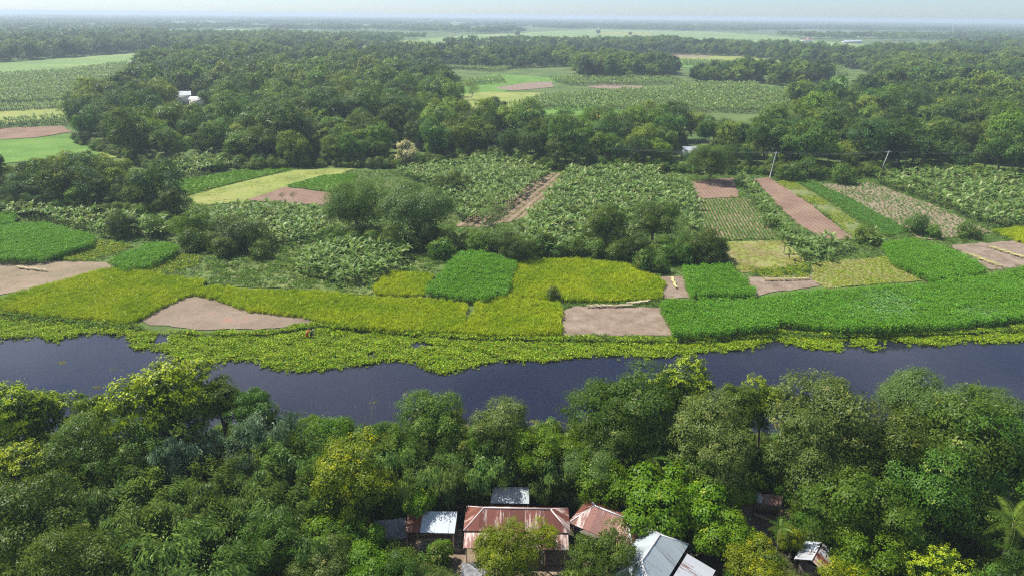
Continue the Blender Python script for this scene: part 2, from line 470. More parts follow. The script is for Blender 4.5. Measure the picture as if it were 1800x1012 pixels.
class MB:
    """Collects quads (with tint and material index) for one mesh."""
    def __init__(s):
        s.v, s.q, s.t, s.m, s.n = [], [], [], [], 0

    def add(s, V, Q, tint=0.5, mi=0):
        V = np.asarray(V, float).reshape(-1, 3)
        Q = np.asarray(Q, int).reshape(-1, 4)
        s.v.append(V)
        s.q.append(Q + s.n)
        s.n += len(V)
        s.t.append(np.broadcast_to(np.asarray(tint, float), (len(Q),)))
        s.m.append(np.full(len(Q), mi))
        return s

    def tube(s, pts, rad, k=7, mi=0, cap=True):
        pts = np.asarray(pts, float)
        rad = np.broadcast_to(np.asarray(rad, float), (len(pts),))
        n = len(pts)
        d = np.gradient(pts, axis=0)
        d /= np.linalg.norm(d, axis=1)[:, None] + 1e-9
        up = np.where(np.abs(d[:, 2:3]) > 0.9, np.array([[1., 0, 0]]), np.array([[0, 0, 1.]]))
        a = np.cross(d, up)
        a /= np.linalg.norm(a, axis=1)[:, None] + 1e-9
        bb = np.cross(d, a)
        th = np.arange(k) * 2 * math.pi / k
        V = pts[:, None, :] + rad[:, None, None] * (np.cos(th)[None, :, None] * a[:, None, :] + np.sin(th)[None, :, None] * bb[:, None, :])
        V = V.reshape(-1, 3)
        Q = []
        for i in range(n - 1):
            for j in range(k):
                Q.append((i * k + j, i * k + (j + 1) % k, (i + 1) * k + (j + 1) % k, (i + 1) * k + j))
        if cap:
            for base in (0, (n - 1) * k):
                for j in range(1, k - 1, 2):
                    Q.append((base, base + j, base + j + 1, base + min(j + 2, k - 1)) if j + 2 <= k - 1 else (base, base + j, base + j + 1, base))
            Q = [q for q in Q if len(set(q)) == 4]
        return s.add(V, Q, 0.5, mi)

    def box(s, lo, hi, mi=0, Mx=None):
        x0, y0, z0 = lo
        x1, y1, z1 = hi
        V = np.array([(x0, y0, z0), (x1, y0, z0), (x1, y1, z0), (x0, y1, z0), (x0, y0, z1), (x1, y0, z1), (x1, y1, z1), (x0, y1, z1)], float)
        if Mx is not None:
            V = V @ np.array(Mx.to_3x3()).T + np.array(Mx.to_translation())
        return s.add(V, [(0, 3, 2, 1), (4, 5, 6, 7), (0, 1, 5, 4), (1, 2, 6, 5), (2, 3, 7, 6), (3, 0, 4, 7)], 0.5, mi)

    def mesh(s, name, mats, smooth=False):
        return quads(name, np.concatenate(s.v), np.concatenate(s.q), mats, np.concatenate(s.t), np.concatenate(s.m), smooth)


def link(name, me, parent=None, loc=(0, 0, 0), rot=(0, 0, 0), scale=(1, 1, 1), mat=None):
    o = bpy.data.objects.new(name, me)
    C.objects.link(o)
    o.parent = parent
    o.location = loc
    o.rotation_euler = rot
    o.scale = scale
    if mat is not None:
        o.material_slots[0].link = 'OBJECT'
        o.material_slots[0].material = mat
    return o


def tag(o, label=None, cat=None, group=None, kind=None):
    if label:
        o['label'] = label
    if cat:
        o['category'] = cat
    if group:
        o['group'] = group
    if kind:
        o['kind'] = kind
    return o


def thing(name, label, cat, loc, rz=0.0, group=None):
    o = bpy.data.objects.new(name, None)
    o.empty_display_size = 0.5
    C.objects.link(o)
    o.location = loc
    o.rotation_euler = (0, 0, rz)
    return tag(o, label, cat, group)


def leaves(mb, P, Nn, L, W, rg, droop=0.2, tint=0.5, mi=0, along=None):
    """Pointed leaf blades: P centres, Nn facing directions."""
    n = len(P)
    Nn = Nn / (np.linalg.norm(Nn, axis=1)[:, None] + 1e-9)
    r = rg.normal(size=(n, 3)) if along is None else along + rg.normal(size=(n, 3)) * 0.35
    tt = r - (r * Nn).sum(1)[:, None] * Nn
    tt /= np.linalg.norm(tt, axis=1)[:, None] + 1e-9
    bb = np.cross(Nn, tt)
    L = (L * (0.7 + 0.6 * rg.random(n)))[:, None] if np.isscalar(L) else L[:, None]
    W = (W * (0.7 + 0.6 * rg.random(n)))[:, None] if np.isscalar(W) else W[:, None]
    dz = np.zeros((n, 3))
    dz[:, 2] = -droop * L[:, 0]
    V = np.stack([P - tt * L * 0.5, P + bb * W * 0.5, P + tt * L * 0.5 + dz, P - bb * W * 0.5], 1).reshape(-1, 3)
    Q = np.arange(n * 4).reshape(-1, 4)
    mb.add(V, Q, tint if not np.isscalar(tint) else np.full(n, tint), mi)


def rand_dirs(rg, n):
    d = rg.normal(size=(n, 3))
    return d / np.linalg.norm(d, axis=1)[:, None]


def crown_points(rg, rx, rz, nl, ncl, lobe=0.42, zmin=-0.6):
    """Leaf clusters spread over the outside of overlapping lobes: gives a billowing, uneven outline with dark gaps."""
    d = rand_dirs(rg, nl * 3)
    d = d[d[:, 2] > zmin][:nl]
    rad = np.array([rx, rx, rz])
    cen = d * rad * (0.34 + 0.56 * rg.random((len(d), 1)))
    lr = lobe * min(rx, rz * 1.25) * (0.5 + 0.8 * rg.random(len(d)))
    per = int(ncl * 2.2 / len(d)) + 1
    P, O = [], []
    for i in range(len(d)):
        u = rand_dirs(rg, per)
        u[:, 2] = np.where(u[:, 2] < -0.5, -u[:, 2], u[:, 2])
        q = cen[i] + u * lr[i] * (0.82 + 0.25 * rg.random((per, 1)))
        ok = np.ones(per, bool)
        for j in range(len(d)):
            if j != i:
                ok &= np.linalg.norm(q - cen[j], axis=1) > 0.84 * lr[j]
        P.append(q[ok])
        O.append(u[ok])
    P, O = np.concatenate(P), np.concatenate(O)
    k = rg.permutation(len(P))[:ncl]
    return P[k], O[k], cen


def crown_mesh(name, mat, seed, rx, rz, nl=14, ncl=380, nlf=28, L=0.34, W=0.17, clr=0.42, droop=0.25, flush=0.0, lobe=0.42, zmin=-0.6, flat=0.5, inner=0.25):
    rg = np.random.default_rng(seed)
    P, O, cen = crown_points(rg, rx, rz, nl, ncl, lobe, zmin)
    mb = MB()
    n = len(P)
    ct = rg.random(n)
    young = (rg.random(n) < flush * np.clip(0.35 + P[:, 2] / rz, 0, 1.2)) if flush else np.zeros(n, bool)
    pos = np.repeat(P, nlf, 0)
    off = rg.normal(size=pos.shape) * clr * np.array([1, 1, 0.7])
    on = np.repeat(O, nlf, 0) * 1.4 + rg.normal(size=pos.shape) * 0.33 + np.array([0, 0, flat * 0.6])
    tint = np.clip(0.55 * np.repeat(ct, nlf) + 0.45 * rg.random(len(pos)), 0, 1)
    yy = np.repeat(young, nlf) & (rg.random(len(pos)) < 0.5)
    tint = np.where(yy, 2.0, tint)
    off[yy] *= 0.75
    off[yy] += np.repeat(O, nlf, 0)[yy] * clr * 0.9
    leaves(mb, pos + off, on, L, W, rg, droop, tint)
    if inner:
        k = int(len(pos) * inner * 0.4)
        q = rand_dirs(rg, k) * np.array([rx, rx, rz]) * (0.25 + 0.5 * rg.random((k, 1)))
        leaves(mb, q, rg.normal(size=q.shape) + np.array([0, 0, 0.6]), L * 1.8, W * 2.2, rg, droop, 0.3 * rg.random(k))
    return mb.mesh(name, mat), cen


def trunk_mesh(name, mat, seed, cen, hc, r0, k=7, nlimb=6, mi=0):
    """Tapered trunk dividing into limbs that reach into the crown's lobes; crown centre lies at height hc."""
    rg = np.random.default_rng(seed)
    mb = MB()
    top = hc * 0.62
    lean = rg.normal(size=2) * 0.12 * hc
    z = np.linspace(-0.25, top, 6)
    tx = (z / top) ** 1.5
    pts = np.stack([lean[0] * tx, lean[1] * tx, z], 1)
    rad = r0 * np.array([1.35, 1.0, 0.9, 0.8, 0.72, 0.62])
    mb.tube(pts, rad, k)
    for i in rg.permutation(len(cen))[:nlimb]:
        e = cen[i] * 0.9 + np.array([0, 0, hc])
        s = pts[-1] * (1.0) if rg.random() < 0.6 else pts[-2]
        mid = (s + e) / 2 + rg.normal(size=3) * 0.08 * hc
        u = np.linspace(0, 1, 5)[:, None]
        curve = (1 - u) ** 2 * s + 2 * u * (1 - u) * mid + u ** 2 * e
        mb.tube(curve, r0 * np.linspace(0.55, 0.12, 5), max(5, k - 2))
    return mb.mesh(name, mat, smooth=True)


class Kind:
    pass


def make_kind(name, mat, bark, seed, rx, rz, hc, r0, near=True, **kw):
    k = Kind()
    k.crown, cen = crown_mesh(name + '_crown', mat, seed, rx, rz, **kw)
    k.trunk = trunk_mesh(name + '_trunk', bark, seed + 1, cen, hc, r0)
    k.rx, k.rz, k.hc = rx, rz, hc
    return k


K = {}
BK = M['bark']
for i in range(3):
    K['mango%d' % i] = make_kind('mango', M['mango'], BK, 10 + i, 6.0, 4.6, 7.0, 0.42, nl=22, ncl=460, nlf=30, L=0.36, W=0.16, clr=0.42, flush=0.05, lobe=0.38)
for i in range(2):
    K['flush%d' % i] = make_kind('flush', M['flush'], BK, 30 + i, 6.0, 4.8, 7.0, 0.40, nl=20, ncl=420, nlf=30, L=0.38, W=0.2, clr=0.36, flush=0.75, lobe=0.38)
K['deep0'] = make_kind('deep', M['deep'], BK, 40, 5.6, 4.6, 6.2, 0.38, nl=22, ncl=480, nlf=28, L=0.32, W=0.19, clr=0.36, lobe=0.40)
K['deep1'] = make_kind('deep', M['deep'], BK, 41, 5.2, 5.0, 7.0, 0.38, nl=26, ncl=440, nlf=28, L=0.32, W=0.19, clr=0.36, lobe=0.34)
K['bright0'] = make_kind('fresh', M['bright'], M['palebark'], 50, 4.6, 4.2, 6.5, 0.28, nl=16, ncl=300, nlf=28, L=0.42, W=0.2, clr=0.45)
K['yellow0'] = make_kind('yellowish', M['yellow'], M['palebark'], 60, 4.6, 4.6, 6.0, 0.30, nl=20, ncl=360, nlf=28, L=0.3, W=0.15, clr=0.36, flush=0.22)
for i in range(2):
    K['feather%d' % i] = make_kind('feathery', M['feather'], M['palebark'], 70 + i, 7.0, 5.0, 7.5, 0.40, nl=30, ncl=900, nlf=30, L=0.36, W=0.13, clr=0.5, lobe=0.38, droop=0.35, flat=0.8, inner=0.12)
K['cream0'] = make_kind('blossom', M['cream'], M['palebark'], 80, 3.6, 4.2, 5.5, 0.22, nl=14, ncl=200, nlf=22, L=0.5, W=0.28, clr=0.42)
for i in range(2):
    K['shrub%d' % i] = make_kind('shrub', M['shrub'], BK, 90 + i, 2.4, 1.9, 1.6, 0.10, nl=10, ncl=110, nlf=22, L=0.32, W=0.15, clr=0.32, flush=0.08, zmin=-0.3)
for i in range(2):
    K['vine%d' % i] = make_kind('vine', M['vine'], BK, 100 + i, 4.4, 3.2, 3.0, 0.2, nl=16, ncl=520, nlf=22, L=0.34, W=0.27, clr=0.34, flush=0.05, lobe=0.46, zmin=-0.2, droop=0.1, inner=0.1)
K['sparse0'] = make_kind('sparse', M['feather'], M['palebark'], 110, 4.2, 4.6, 7.0, 0.18, nl=16, ncl=160, nlf=16, L=0.34, W=0.12, clr=0.55, lobe=0.3, inner=0.0)


def bamboo_kind(seed, mat, h=11.0, spread=4.2, nc=34):
    rg = np.random.default_rng(seed)
    cul, fol = MB(), MB()
    for i in range(nc):
        a = rg.random() * 2 * math.pi
        r0 = 1.1 * math.sqrt(rg.random())
        b0 = np.array([r0 * math.cos(a), r0 * math.sin(a), -0.2])
        a2 = a + rg.normal() * 0.5
        hh = h * (0.65 + 0.4 * rg.random())
        sp = spread * (0.25 + 0.9 * rg.random())
        u = np.linspace(0, 1, 9)
        pts = np.stack([b0[0] + math.cos(a2) * sp * u ** 2.2, b0[1] + math.sin(a2) * sp * u ** 2.2, b0[2] + hh * (u - 0.22 * u ** 4)], 1)
        cul.tube(pts, np.linspace(0.05, 0.012, 9), 5)
        m_ = 9
        uu = 0.40 + 0.60 * rg.random(m_) ** 0.7
        P = np.stack([np.interp(uu, u, pts[:, j]) for j in range(3)], 1) + rg.normal(size=(m_, 3)) * 0.3
        nlf = 34
        pos = np.repeat(P, nlf, 0) + rg.normal(size=(m_ * nlf, 3)) * np.array([0.36, 0.36, 0.30])
        ct = np.repeat(0.55 * rg.random(m_) + 0.45 * rg.random(), nlf)
        nn = rg.normal(size=pos.shape) * 0.4 + np.array([0, 0, 0.7]) + (pos - pts[3]) * np.array([0.22, 0.22, 0.05])
        out_ = pos.copy()
        out_[:, 2] = 0
        out_ /= np.linalg.norm(out_, axis=1)[:, None] + 1e-6
        leaves(fol, pos, nn, 0.52, 0.15, rg, 0.4, np.clip(1.5 * (ct - 0.5) + 0.5 + 0.4 * (rg.random(len(pos)) - 0.5), 0, 1), 0, along=out_)
    k = Kind()
    k.crown, k.trunk = fol.mesh('bamboo_foliage', mat), cul.mesh('bamboo_culms', M['culm'], True)
    k.rx, k.hc, k.rz = spread * 0.95, h * 0.62, h * 0.4
    return k


for i in range(3):
    K['bamboo%d' % i] = bamboo_kind(120 + i, M['bamboo'], 10.5 + i * 0.8, 3.8 + 0.4 * i)

# lighter versions of the woodland trees for the middle and far distance
MID, FAR = [], []
for i in range(5):
    rg_ = np.random.default_rng(200 + i)
    rx, rz = 5.0 + 1.2 * rg_.random(), 3.6 + 2.0 * rg_.random()
    MID.append(make_kind('wood_mid', M['forest'], BK, 210 + i, rx, rz, 6.6, 0.32, nl=16, ncl=230, nlf=20, L=0.52, W=0.30, clr=0.45, flush=0.02, lobe=0.42))
for i in range(5):
    rg_ = np.random.default_rng(300 + i)
    rx, rz = 5.2 + 0.9 * rg_.random(), 3.8 + 1.6 * rg_.random()
    FAR.append(make_kind('wood_far', M['forest'], BK, 310 + i, rx, rz, 6.6, 0.32, nl=14, ncl=110, nlf=11, L=0.95, W=0.65, clr=0.55, flush=0.02, lobe=0.42))


def joined(k, name, leaf=None):
    """Crown and trunk of a kind in one mesh, standing on z = 0 (for the trees nobody could count)."""
    mb = []
    for me, ofs, mi in ((k.crown, k.hc, 0), (k.trunk, 0.0, 1)):
        v = np.empty(len(me.vertices) * 3, np.float32)
        me.vertices.foreach_get('co', v)
        v = v.reshape(-1, 3) + np.array([0, 0, ofs])
        q = np.empty(len(me.loops), np.int32)
        me.loops.foreach_get('vertex_index', q)
        tt = np.empty(len(me.polygons), np.float32)
        me.attributes['tint'].data.foreach_get('value', tt)
        mb.append((v, q.reshape(-1, 4), tt, np.full(len(me.polygons), mi)))
    (v0, q0, t0, m0), (v1, q1, t1, m1) = mb
    return quads(name, np.concatenate([v0, v1]), np.concatenate([q0, q1 + len(v0)]), [leaf or k.crown.materials[0], k.trunk.materials[0]],
                 np.concatenate([t0, t1]), np.concatenate([m0, m1]))


def patch_mesh(seed, size=46.0, n=30):
    """A knot of far trees, one mesh."""
    rg = np.random.default_rng(seed)
    mb = MB()
    for i in range(n):
        a, r = rg.random() * 6.283, size * math.sqrt(rg.random())
        R = 4.5 + 3.5 * rg.random()
        h = 6 + 6 * rg.random()
        c = np.array([r * math.cos(a), r * math.sin(a), h])
        u = rand_dirs(rg, 46)
        u[:, 2] = np.abs(u[:, 2]) * 1.1 - 0.35
        P = c + u * np.array([R, R, R * 0.75]) * (0.85 + 0.3 * rg.random((46, 1)))
        leaves(mb, P, u + rg.normal(size=u.shape) * 0.35 + np.array([0, 0, 0.3]), 4.0, 3.2, rg, 0.1, np.clip(rg.random() * 0.6 + 0.4 * rg.random(46), 0, 1))
    return mb.mesh('tree_knot', M['forest'])


# ------------------------------------------------------------------ scattered ground cover (one object each, kind = stuff)
def scatter(name, protos, P, rz, sc, label, cat, idx=None, tilt=None):
    n = len(P)
    P = np.asarray(P, np.float32)
    if P.shape[1] == 2:
        P = np.concatenate([P, np.zeros((n, 1), np.float32)], 1)
    me = bpy.data.meshes.new(name)
    me.vertices.add(n)
    me.vertices.foreach_set('co', P.astype(np.float32).ravel())
    rot = np.zeros((n, 3), np.float32)
    rot[:, 2] = rz
    if tilt is not None:
        rot[:, :2] = tilt
    sc = np.asarray(sc, np.float32)
    if sc.ndim == 1:
        sc = np.repeat(sc[:, None], 3, 1)
    for nm, ty, key, dat in (('rot', 'FLOAT_VECTOR', 'vector', rot), ('scl', 'FLOAT_VECTOR', 'vector', sc)):
        a = me.attributes.new(nm, ty, 'POINT')
        a.data.foreach_set(key, dat.ravel())
    a = me.attributes.new('pick', 'INT', 'POINT')
    if idx is None:
        idx = np.random.default_rng(n).integers(0, len(protos), n)
    a.data.foreach_set('value', np.asarray(idx, np.int32))
    o = bpy.data.objects.new(name, me)
    C.objects.link(o)
    ng = bpy.data.node_groups.new(name, 'GeometryNodeTree')
    ng.interface.new_socket('Geometry', in_out='INPUT', socket_type='NodeSocketGeometry')
    ng.interface.new_socket('Geometry', in_out='OUTPUT', socket_type='NodeSocketGeometry')
    gi, go = ng.nodes.new('NodeGroupInput'), ng.nodes.new('NodeGroupOutput')
    ip = ng.nodes.new('GeometryNodeInstanceOnPoints')
    jn = ng.nodes.new('GeometryNodeJoinGeometry')
    for p in reversed(protos):
        oi = ng.nodes.new('GeometryNodeObjectInfo')
        oi.inputs['Object'].default_value = p
        oi.inputs['As Instance'].default_value = True
        ng.links.new(oi.outputs['Geometry'], jn.inputs[0])

    def named(nm, ty):
        x = ng.nodes.new('GeometryNodeInputNamedAttribute')
        x.data_type = ty
        x.inputs['Name'].default_value = nm
        return x.outputs['Attribute']
    ng.links.new(gi.outputs[0], ip.inputs['Points'])
    ng.links.new(jn.outputs[0], ip.inputs['Instance'])
    ip.inputs['Pick Instance'].default_value = True
    ng.links.new(named('pick', 'INT'), ip.inputs['Instance Index'])
    ng.links.new(named('rot', 'FLOAT_VECTOR'), ip.inputs['Rotation'])
    ng.links.new(named('scl', 'FLOAT_VECTOR'), ip.inputs['Scale'])
    ng.links.new(ip.outputs[0], go.inputs[0])
    md = o.modifiers.new('scatter', 'NODES')
    md.node_group = ng
    return tag(o, label, cat, kind='stuff')


def proto(me):
    return bpy.data.objects.new(me.name, me)


# ------------------------------------------------------------------ the ground, cut by the river
FAR_BANK = np.array([at(x, y)[:2] for x, y in [(-500, 545), (0, 549), (100, 559), (230, 572), (350, 587), (480, 585), (560, 571), (700, 585), (820, 593), (985, 595),
                                               (1180, 598), (1340, 590), (1365, 583), (1500, 590), (1700, 583), (1800, 576), (2300, 560)]])
NEAR_BANK = np.array([at(x, y)[:2] for x, y in [(-500, 790), (0, 782), (300, 780), (560, 772), (820, 766), (900, 762), (990, 760), (1200, 770), (1800, 775), (2300, 780)]])


def yfar(x):
    return np.interp(x, FAR_BANK[:, 0], FAR_BANK[:, 1])


def ynear(x):
    return np.interp(x, NEAR_BANK[:, 0], NEAR_BANK[:, 1])


rgG = np.random.default_rng(5)
xs = np.concatenate([[-20000, -6000, -2000, -800, -400, -220], np.arange(-160, 161, 2.5), [220, 400, 800, 2000, 6000, 20000]])
cols = []
for x in xs:
    f, n_ = yfar(x) + rgG.normal() * 0.35, ynear(x) + rgG.normal() * 0.4
    prof = [(-3000, 0), (0, 0), (40, 0), (n_ - 5, 0), (n_ - 1.2, -0.02), (n_ + 0.3, -0.45), (n_ + 2.5, -1.6), (n_ + 6, -2.2), (f - 6, -2.2), (f - 2.2, -1.5), (f - 0.5, -0.5), (f + 0.4, -0.05),
            (f + 1.5, 0), (150, 0), (200, 0), (300, 0), (500, 0), (1000, 0), (2500, 0), (6000, 0), (19500, 0)]
    cols.append([(x, y, z) for y, z in prof])
V = np.array(cols)
nx, ny = V.shape[:2]
V = V.reshape(-1, 3)
Q = [(i * ny + j, (i + 1) * ny + j, (i + 1) * ny + j + 1, i * ny + j + 1) for i in range(nx - 1) for j in range(ny - 1)]
tag(link('ground', quads('ground', V, Q, M['ground'], smooth=True)), 'flat green floodplain ground reaching to the horizon', 'ground', kind='structure')

V, Q = [], []
for x in [-2000, -400, -200, -100, 0, 100, 200, 400, 2000]:
    V += [(x, float(ynear(x)) - 3, -0.45), (x, float(yfar(x)) + 3 + (8 if abs(x) < 150 else 0), -0.45)]
for i in range(8):
    Q.append((2 * i, 2 * i + 2, 2 * i + 3, 2 * i + 1))
tag(link('river_water', quads('river_water', V, Q, M['water'])), 'dark slate blue river water between the two banks', 'river', kind='structure')

zlift = [0.020]


def rough_edge(poly, step=1.6, amp=0.28, seed=0):
    rg = np.random.default_rng(seed + len(poly))
    out_ = []
    n = len(poly)
    for i in range(n):
        a, b_ = poly[i], poly[(i + 1) % n]
        L = np.linalg.norm(b_ - a)
        k = max(1, min(int(L / step), 60))
        for j in range(k):
            out_.append(a + (b_ - a) * j / k + rg.normal(size=2) * amp * (1 if j else 0.5))
    return np.array(out_)


def sheet(name, poly, mat, label, cat='field', amp=0.28, step=1.6):
    """A field's own earth or turf: a sheet with an uneven edge lying on the ground."""
    p = rough_edge(np.asarray(poly), step, amp)
    zlift[0] += 0.005
    me = bpy.data.meshes.new(name)
    me.from_pydata([(x, y, zlift[0]) for x, y in p], [], [list(range(len(p)))])
    me.materials.append(mat)
    return tag(link(name, me), label, cat, kind='structure')


nb = [(x, y) for x, y in NEAR_BANK[::-1] if abs(x) < 110]
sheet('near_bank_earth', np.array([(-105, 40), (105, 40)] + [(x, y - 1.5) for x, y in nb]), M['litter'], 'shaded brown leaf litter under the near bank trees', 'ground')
YARDS = [[(1262, 880), (1330, 868), (1400, 900), (1410, 945), (1330, 965), (1270, 945)], [(795, 935), (1010, 955), (1020, 1040), (770, 1040)], [(640, 930), (800, 925), (810, 985), (650, 985)]]
for i, y in enumerate(YARDS):
    sheet('yard_earth', wpoly(y), M['yard'], ['bare brown yard in front of the open sided shed', 'bare brown yard around the long red roofed house', 'bare brown yard by the bamboo pole stack'][i], 'yard')


# ---- crop plants
def tuft(name, mat, seed, n, r, z0, z1, L, W, mode='leafy', tipf=0.0):
    rg = np.random.default_rng(seed)
    mb = MB()
    a, q = rg.random(n) * 6.283, r * np.sqrt(rg.random(n))
    z = z0 + (z1 - z0) * (rg.random(n) ** (0.55 if mode == 'leafy' else 1))
    P = np.stack([q * np.cos(a), q * np.sin(a), z], 1)
    if mode == 'blade':
        nn = rg.normal(size=(n, 3)) * np.array([0.8, 0.8, 0.3]) + np.array([0, 0, 0.75])
        al = np.repeat(np.array([[0, 0, 1.0]]), n, 0) + rg.normal(size=(n, 3)) * 0.2
        leaves(mb, P, nn, L, W, rg, 0.0, rg.random(n), 0, along=al)
    else:
        nn = rg.normal(size=(n, 3)) * 0.55 + np.array([0, 0, 0.9])
        tt = rg.random(n)
        if tipf:
            tt = np.where(rg.random(n) < tipf, 2.0, tt)
        leaves(mb, P, nn, L, W, rg, 0.25, tt)
    return proto(mb.mesh(name, mat))


JUTE = [tuft('jute_plant', M['jute'], 400 + i, 110, 0.75, 0.3, 2.1, 0.36, 0.12) for i in range(3)] + [tuft('pale_jute_plant', M['jute_pale'], 404, 90, 0.8, 0.5, 1.7, 0.45, 0.14)]
RICE = [tuft('rice_tuft', M['rice'], 410 + i, 64, 0.5, 0.3, 0.8, 0.95, 0.075, 'blade') for i in range(3)]
RICEG = [tuft('green_rice_tuft', M['rice_green'], 420 + i, 50, 0.5, 0.15, 0.4, 0.45, 0.08, 'blade') for i in range(2)]
PALE = [tuft('stubble_tuft', M['rice_pale'], 424 + i, 34, 0.5, 0.05, 0.25, 0.3, 0.08, 'blade') for i in range(2)]
HYA = [tuft('hyacinth_rosette', M['hyacinth'], 430 + i, 34, 0.5, 0.05, 0.42, 0.27, 0.22, 'leafy', 0.14) for i in range(4)]
VEG = [tuft('vegetable_plant', M['veg'], 440 + i, 26, 0.32, 0.05, 0.45, 0.24, 0.16) for i in range(2)]
LIME = [tuft('lime_vegetable_plant', M['veg_lime'], 444 + i, 28, 0.4, 0.05, 0.5, 0.26, 0.17) for i in range(2)]
WEED = [tuft('weed_tuft', M['weed'], 450 + i, 30, 0.4, 0.03, 0.35, 0.28, 0.1) for i in range(3)]


def crop(name, protos, pts, z, sp, label, seed, sc=(0.85, 1.15), ang=0.0, sy=None, jit=0.4, idx=None, wave=0.12, cat='crop', thin=0.0):
    poly = wpoly(pts, z)
    P = fill(poly, sp, sy, ang, jit, seed)
    rg = np.random.default_rng(seed + 7)
    if thin:
        P = P[np.sin(P[:, 0] * 0.35 + seed) * np.cos(P[:, 1] * 0.3 + seed * 2) + rg.random(len(P)) * 0.9 > thin]
    n = len(P)
    s = sc[0] + (sc[1] - sc[0]) * rg.random(n)
    s *= 1 + wave * np.sin(P[:, 0] * 0.25 + seed) * np.sin(P[:, 1] * 0.21 + 2 * seed)
    return scatter(name, protos, P, rg.random(n) * 6.283, s, label, cat, idx=None if idx is None else idx(P, rg))


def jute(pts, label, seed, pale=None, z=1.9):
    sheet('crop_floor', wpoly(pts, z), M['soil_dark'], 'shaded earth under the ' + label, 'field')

    def pick(P, rg):
        i = rg.integers(0, 3, len(P))
        if pale is not None:
            q = proj(np.concatenate([P, np.full((len(P), 1), z)], 1))
            for cx, cy, rx, ry, pr in pale:
                d = ((q[:, 0] - cx) / rx) ** 2 + ((q[:, 1] - cy) / ry) ** 2
                i = np.where((d < 1) & (rg.random(len(P)) < pr * (1.15 - d)), 3, i)
        return i
    crop('jute_crop', JUTE, pts, z, 0.78, label, seed, idx=pick)


def rice(pts, label, seed, z=0.8):
    sheet('crop_floor', wpoly(pts, z), M['floor_green'], 'weedy earth under the ' + label, 'field')
    crop('rice_crop', RICE, pts, z, 0.62, label, seed, sc=(0.8, 1.25), wave=0.2)


jute([(-60, 402), (20, 392), (75, 391), (165, 413), (158, 428), (75, 452), (0, 452), (-60, 448)], 'tall green jute plot at the left edge', 1)
jute([(-40, 372), (25, 376), (22, 390), (-40, 398)], 'small green jute corner behind the left jute plot', 2)
jute([(193, 458), (230, 438), (268, 425), (312, 430), (306, 442), (258, 464), (222, 470)], 'small oblong jute plot left of the pasture', 3)
jute([(745, 508), (808, 442), (845, 440), (907, 456), (890, 512), (852, 522), (800, 518)], 'square jute plot between ripening rice plots', 4)
jute([(1203, 466), (1282, 464), (1326, 500), (1330, 514), (1214, 516)], 'square jute plot beside the narrow bare strip', 5)
jute([(1163, 528), (1340, 521), (1450, 508), (1640, 496), (1700, 486), (1800, 470), (1950, 455), (1950, 540), (1800, 553), (1700, 566), (1560, 574), (1470, 572), (1372, 562), (1352, 572), (1260, 580), (1190, 583), (1172, 560)],
     'long tall jute field along the far bank at right', 6, pale=[(1560, 535, 75, 32, 0.8), (1715, 545, 60, 14, 0.6), (1500, 525, 40, 12, 0.3)])
jute([(1552, 428), (1600, 418), (1650, 430), (1700, 448), (1738, 470), (1700, 482), (1640, 490), (1570, 455)], 'mounded jute plot beside the bare plot with two bundle rows', 7)
rice([(0, 526), (60, 505), (180, 472), (255, 476), (362, 492), (335, 514), (285, 536), (245, 558), (225, 564), (100, 553), (0, 541), (-80, 535)], 'large ripening rice field on the far bank at left', 11)
rice([(342, 513), (375, 502), (560, 512), (700, 522), (822, 532), (814, 581), (700, 578), (600, 572), (545, 556), (480, 547), (440, 544), (395, 528)], 'ripening rice strip behind the bare mud bank', 12)
rice([(656, 500), (690, 476), (762, 480), (742, 514), (700, 516), (660, 513)], 'small ripening rice plot left of the square jute plot', 13)
rice([(895, 515), (912, 456), (1010, 455), (1100, 461), (1145, 480), (1168, 492), (1160, 522), (1060, 527), (960, 523)], 'broad ripening rice plot right of the square jute plot', 14)
rice([(814, 582), (838, 530), (890, 519), (986, 529), (986, 584), (900, 586)], 'ripening rice plot beside the bare pink plot', 15)
rice([(1745, 403), (1850, 396), (1850, 432), (1800, 425)], 'ripening rice corner at the right edge', 16)

# ---- bare plots
sheet('bare_field', wpoly([(-80, 458), (90, 459), (192, 462), (196, 473), (130, 488), (60, 508), (-80, 532)]), M['soil_tan'], 'bare tan stubble plot at the left edge', 'field')
sheet('bare_field', wpoly([(984, 589), (990, 545), (1010, 538), (1160, 540), (1180, 591)]), M['soil_pink'], 'bare pinkish harvested plot beside the river', 'field')
sheet('bare_field', wpoly([(1158, 487), (1202, 486), (1214, 523), (1164, 524)]), M['soil_pink'], 'narrow bare strip left of a square jute plot', 'field')
sheet('bare_field', wpoly([(1308, 488), (1425, 484), (1442, 503), (1345, 516), (1325, 524)]), M['soil_pink'], 'small bare plot with one row of jute bundles', 'field')
sheet('bare_field', wpoly([(1668, 432), (1780, 424), (1850, 436), (1850, 468), (1735, 474)]), M['soil_pink'], 'bare plot with two rows of jute bundles', 'field')
sheet('mud_bank', wpoly([(300, 528), (345, 522), (400, 526), (440, 541), (520, 543), (566, 556), (555, 566), (480, 578), (350, 580), (262, 572), (245, 562)]), M['mud'], 'bare reddish mud bank beside the hyacinth', 'mud')
sheet('tilled_field', wpoly([(1215, 320), (1288, 313), (1300, 347), (1226, 351)]), M['soil_red'], 'small tilled red brown plot above the vegetable rows', 'field')
sheet('tilled_field', wpoly([(1325, 316), (1352, 312), (1425, 360), (1502, 422), (1448, 421), (1400, 395)]), M['soil_red'], 'long tilled red brown strip beside the banana row', 'field')
sheet('furrowed_field', wpoly([(968, 305), (998, 306), (925, 385), (850, 400), (800, 398)]), M['soil_row'], 'furrowed brown strip between the banana plantations', 'field')
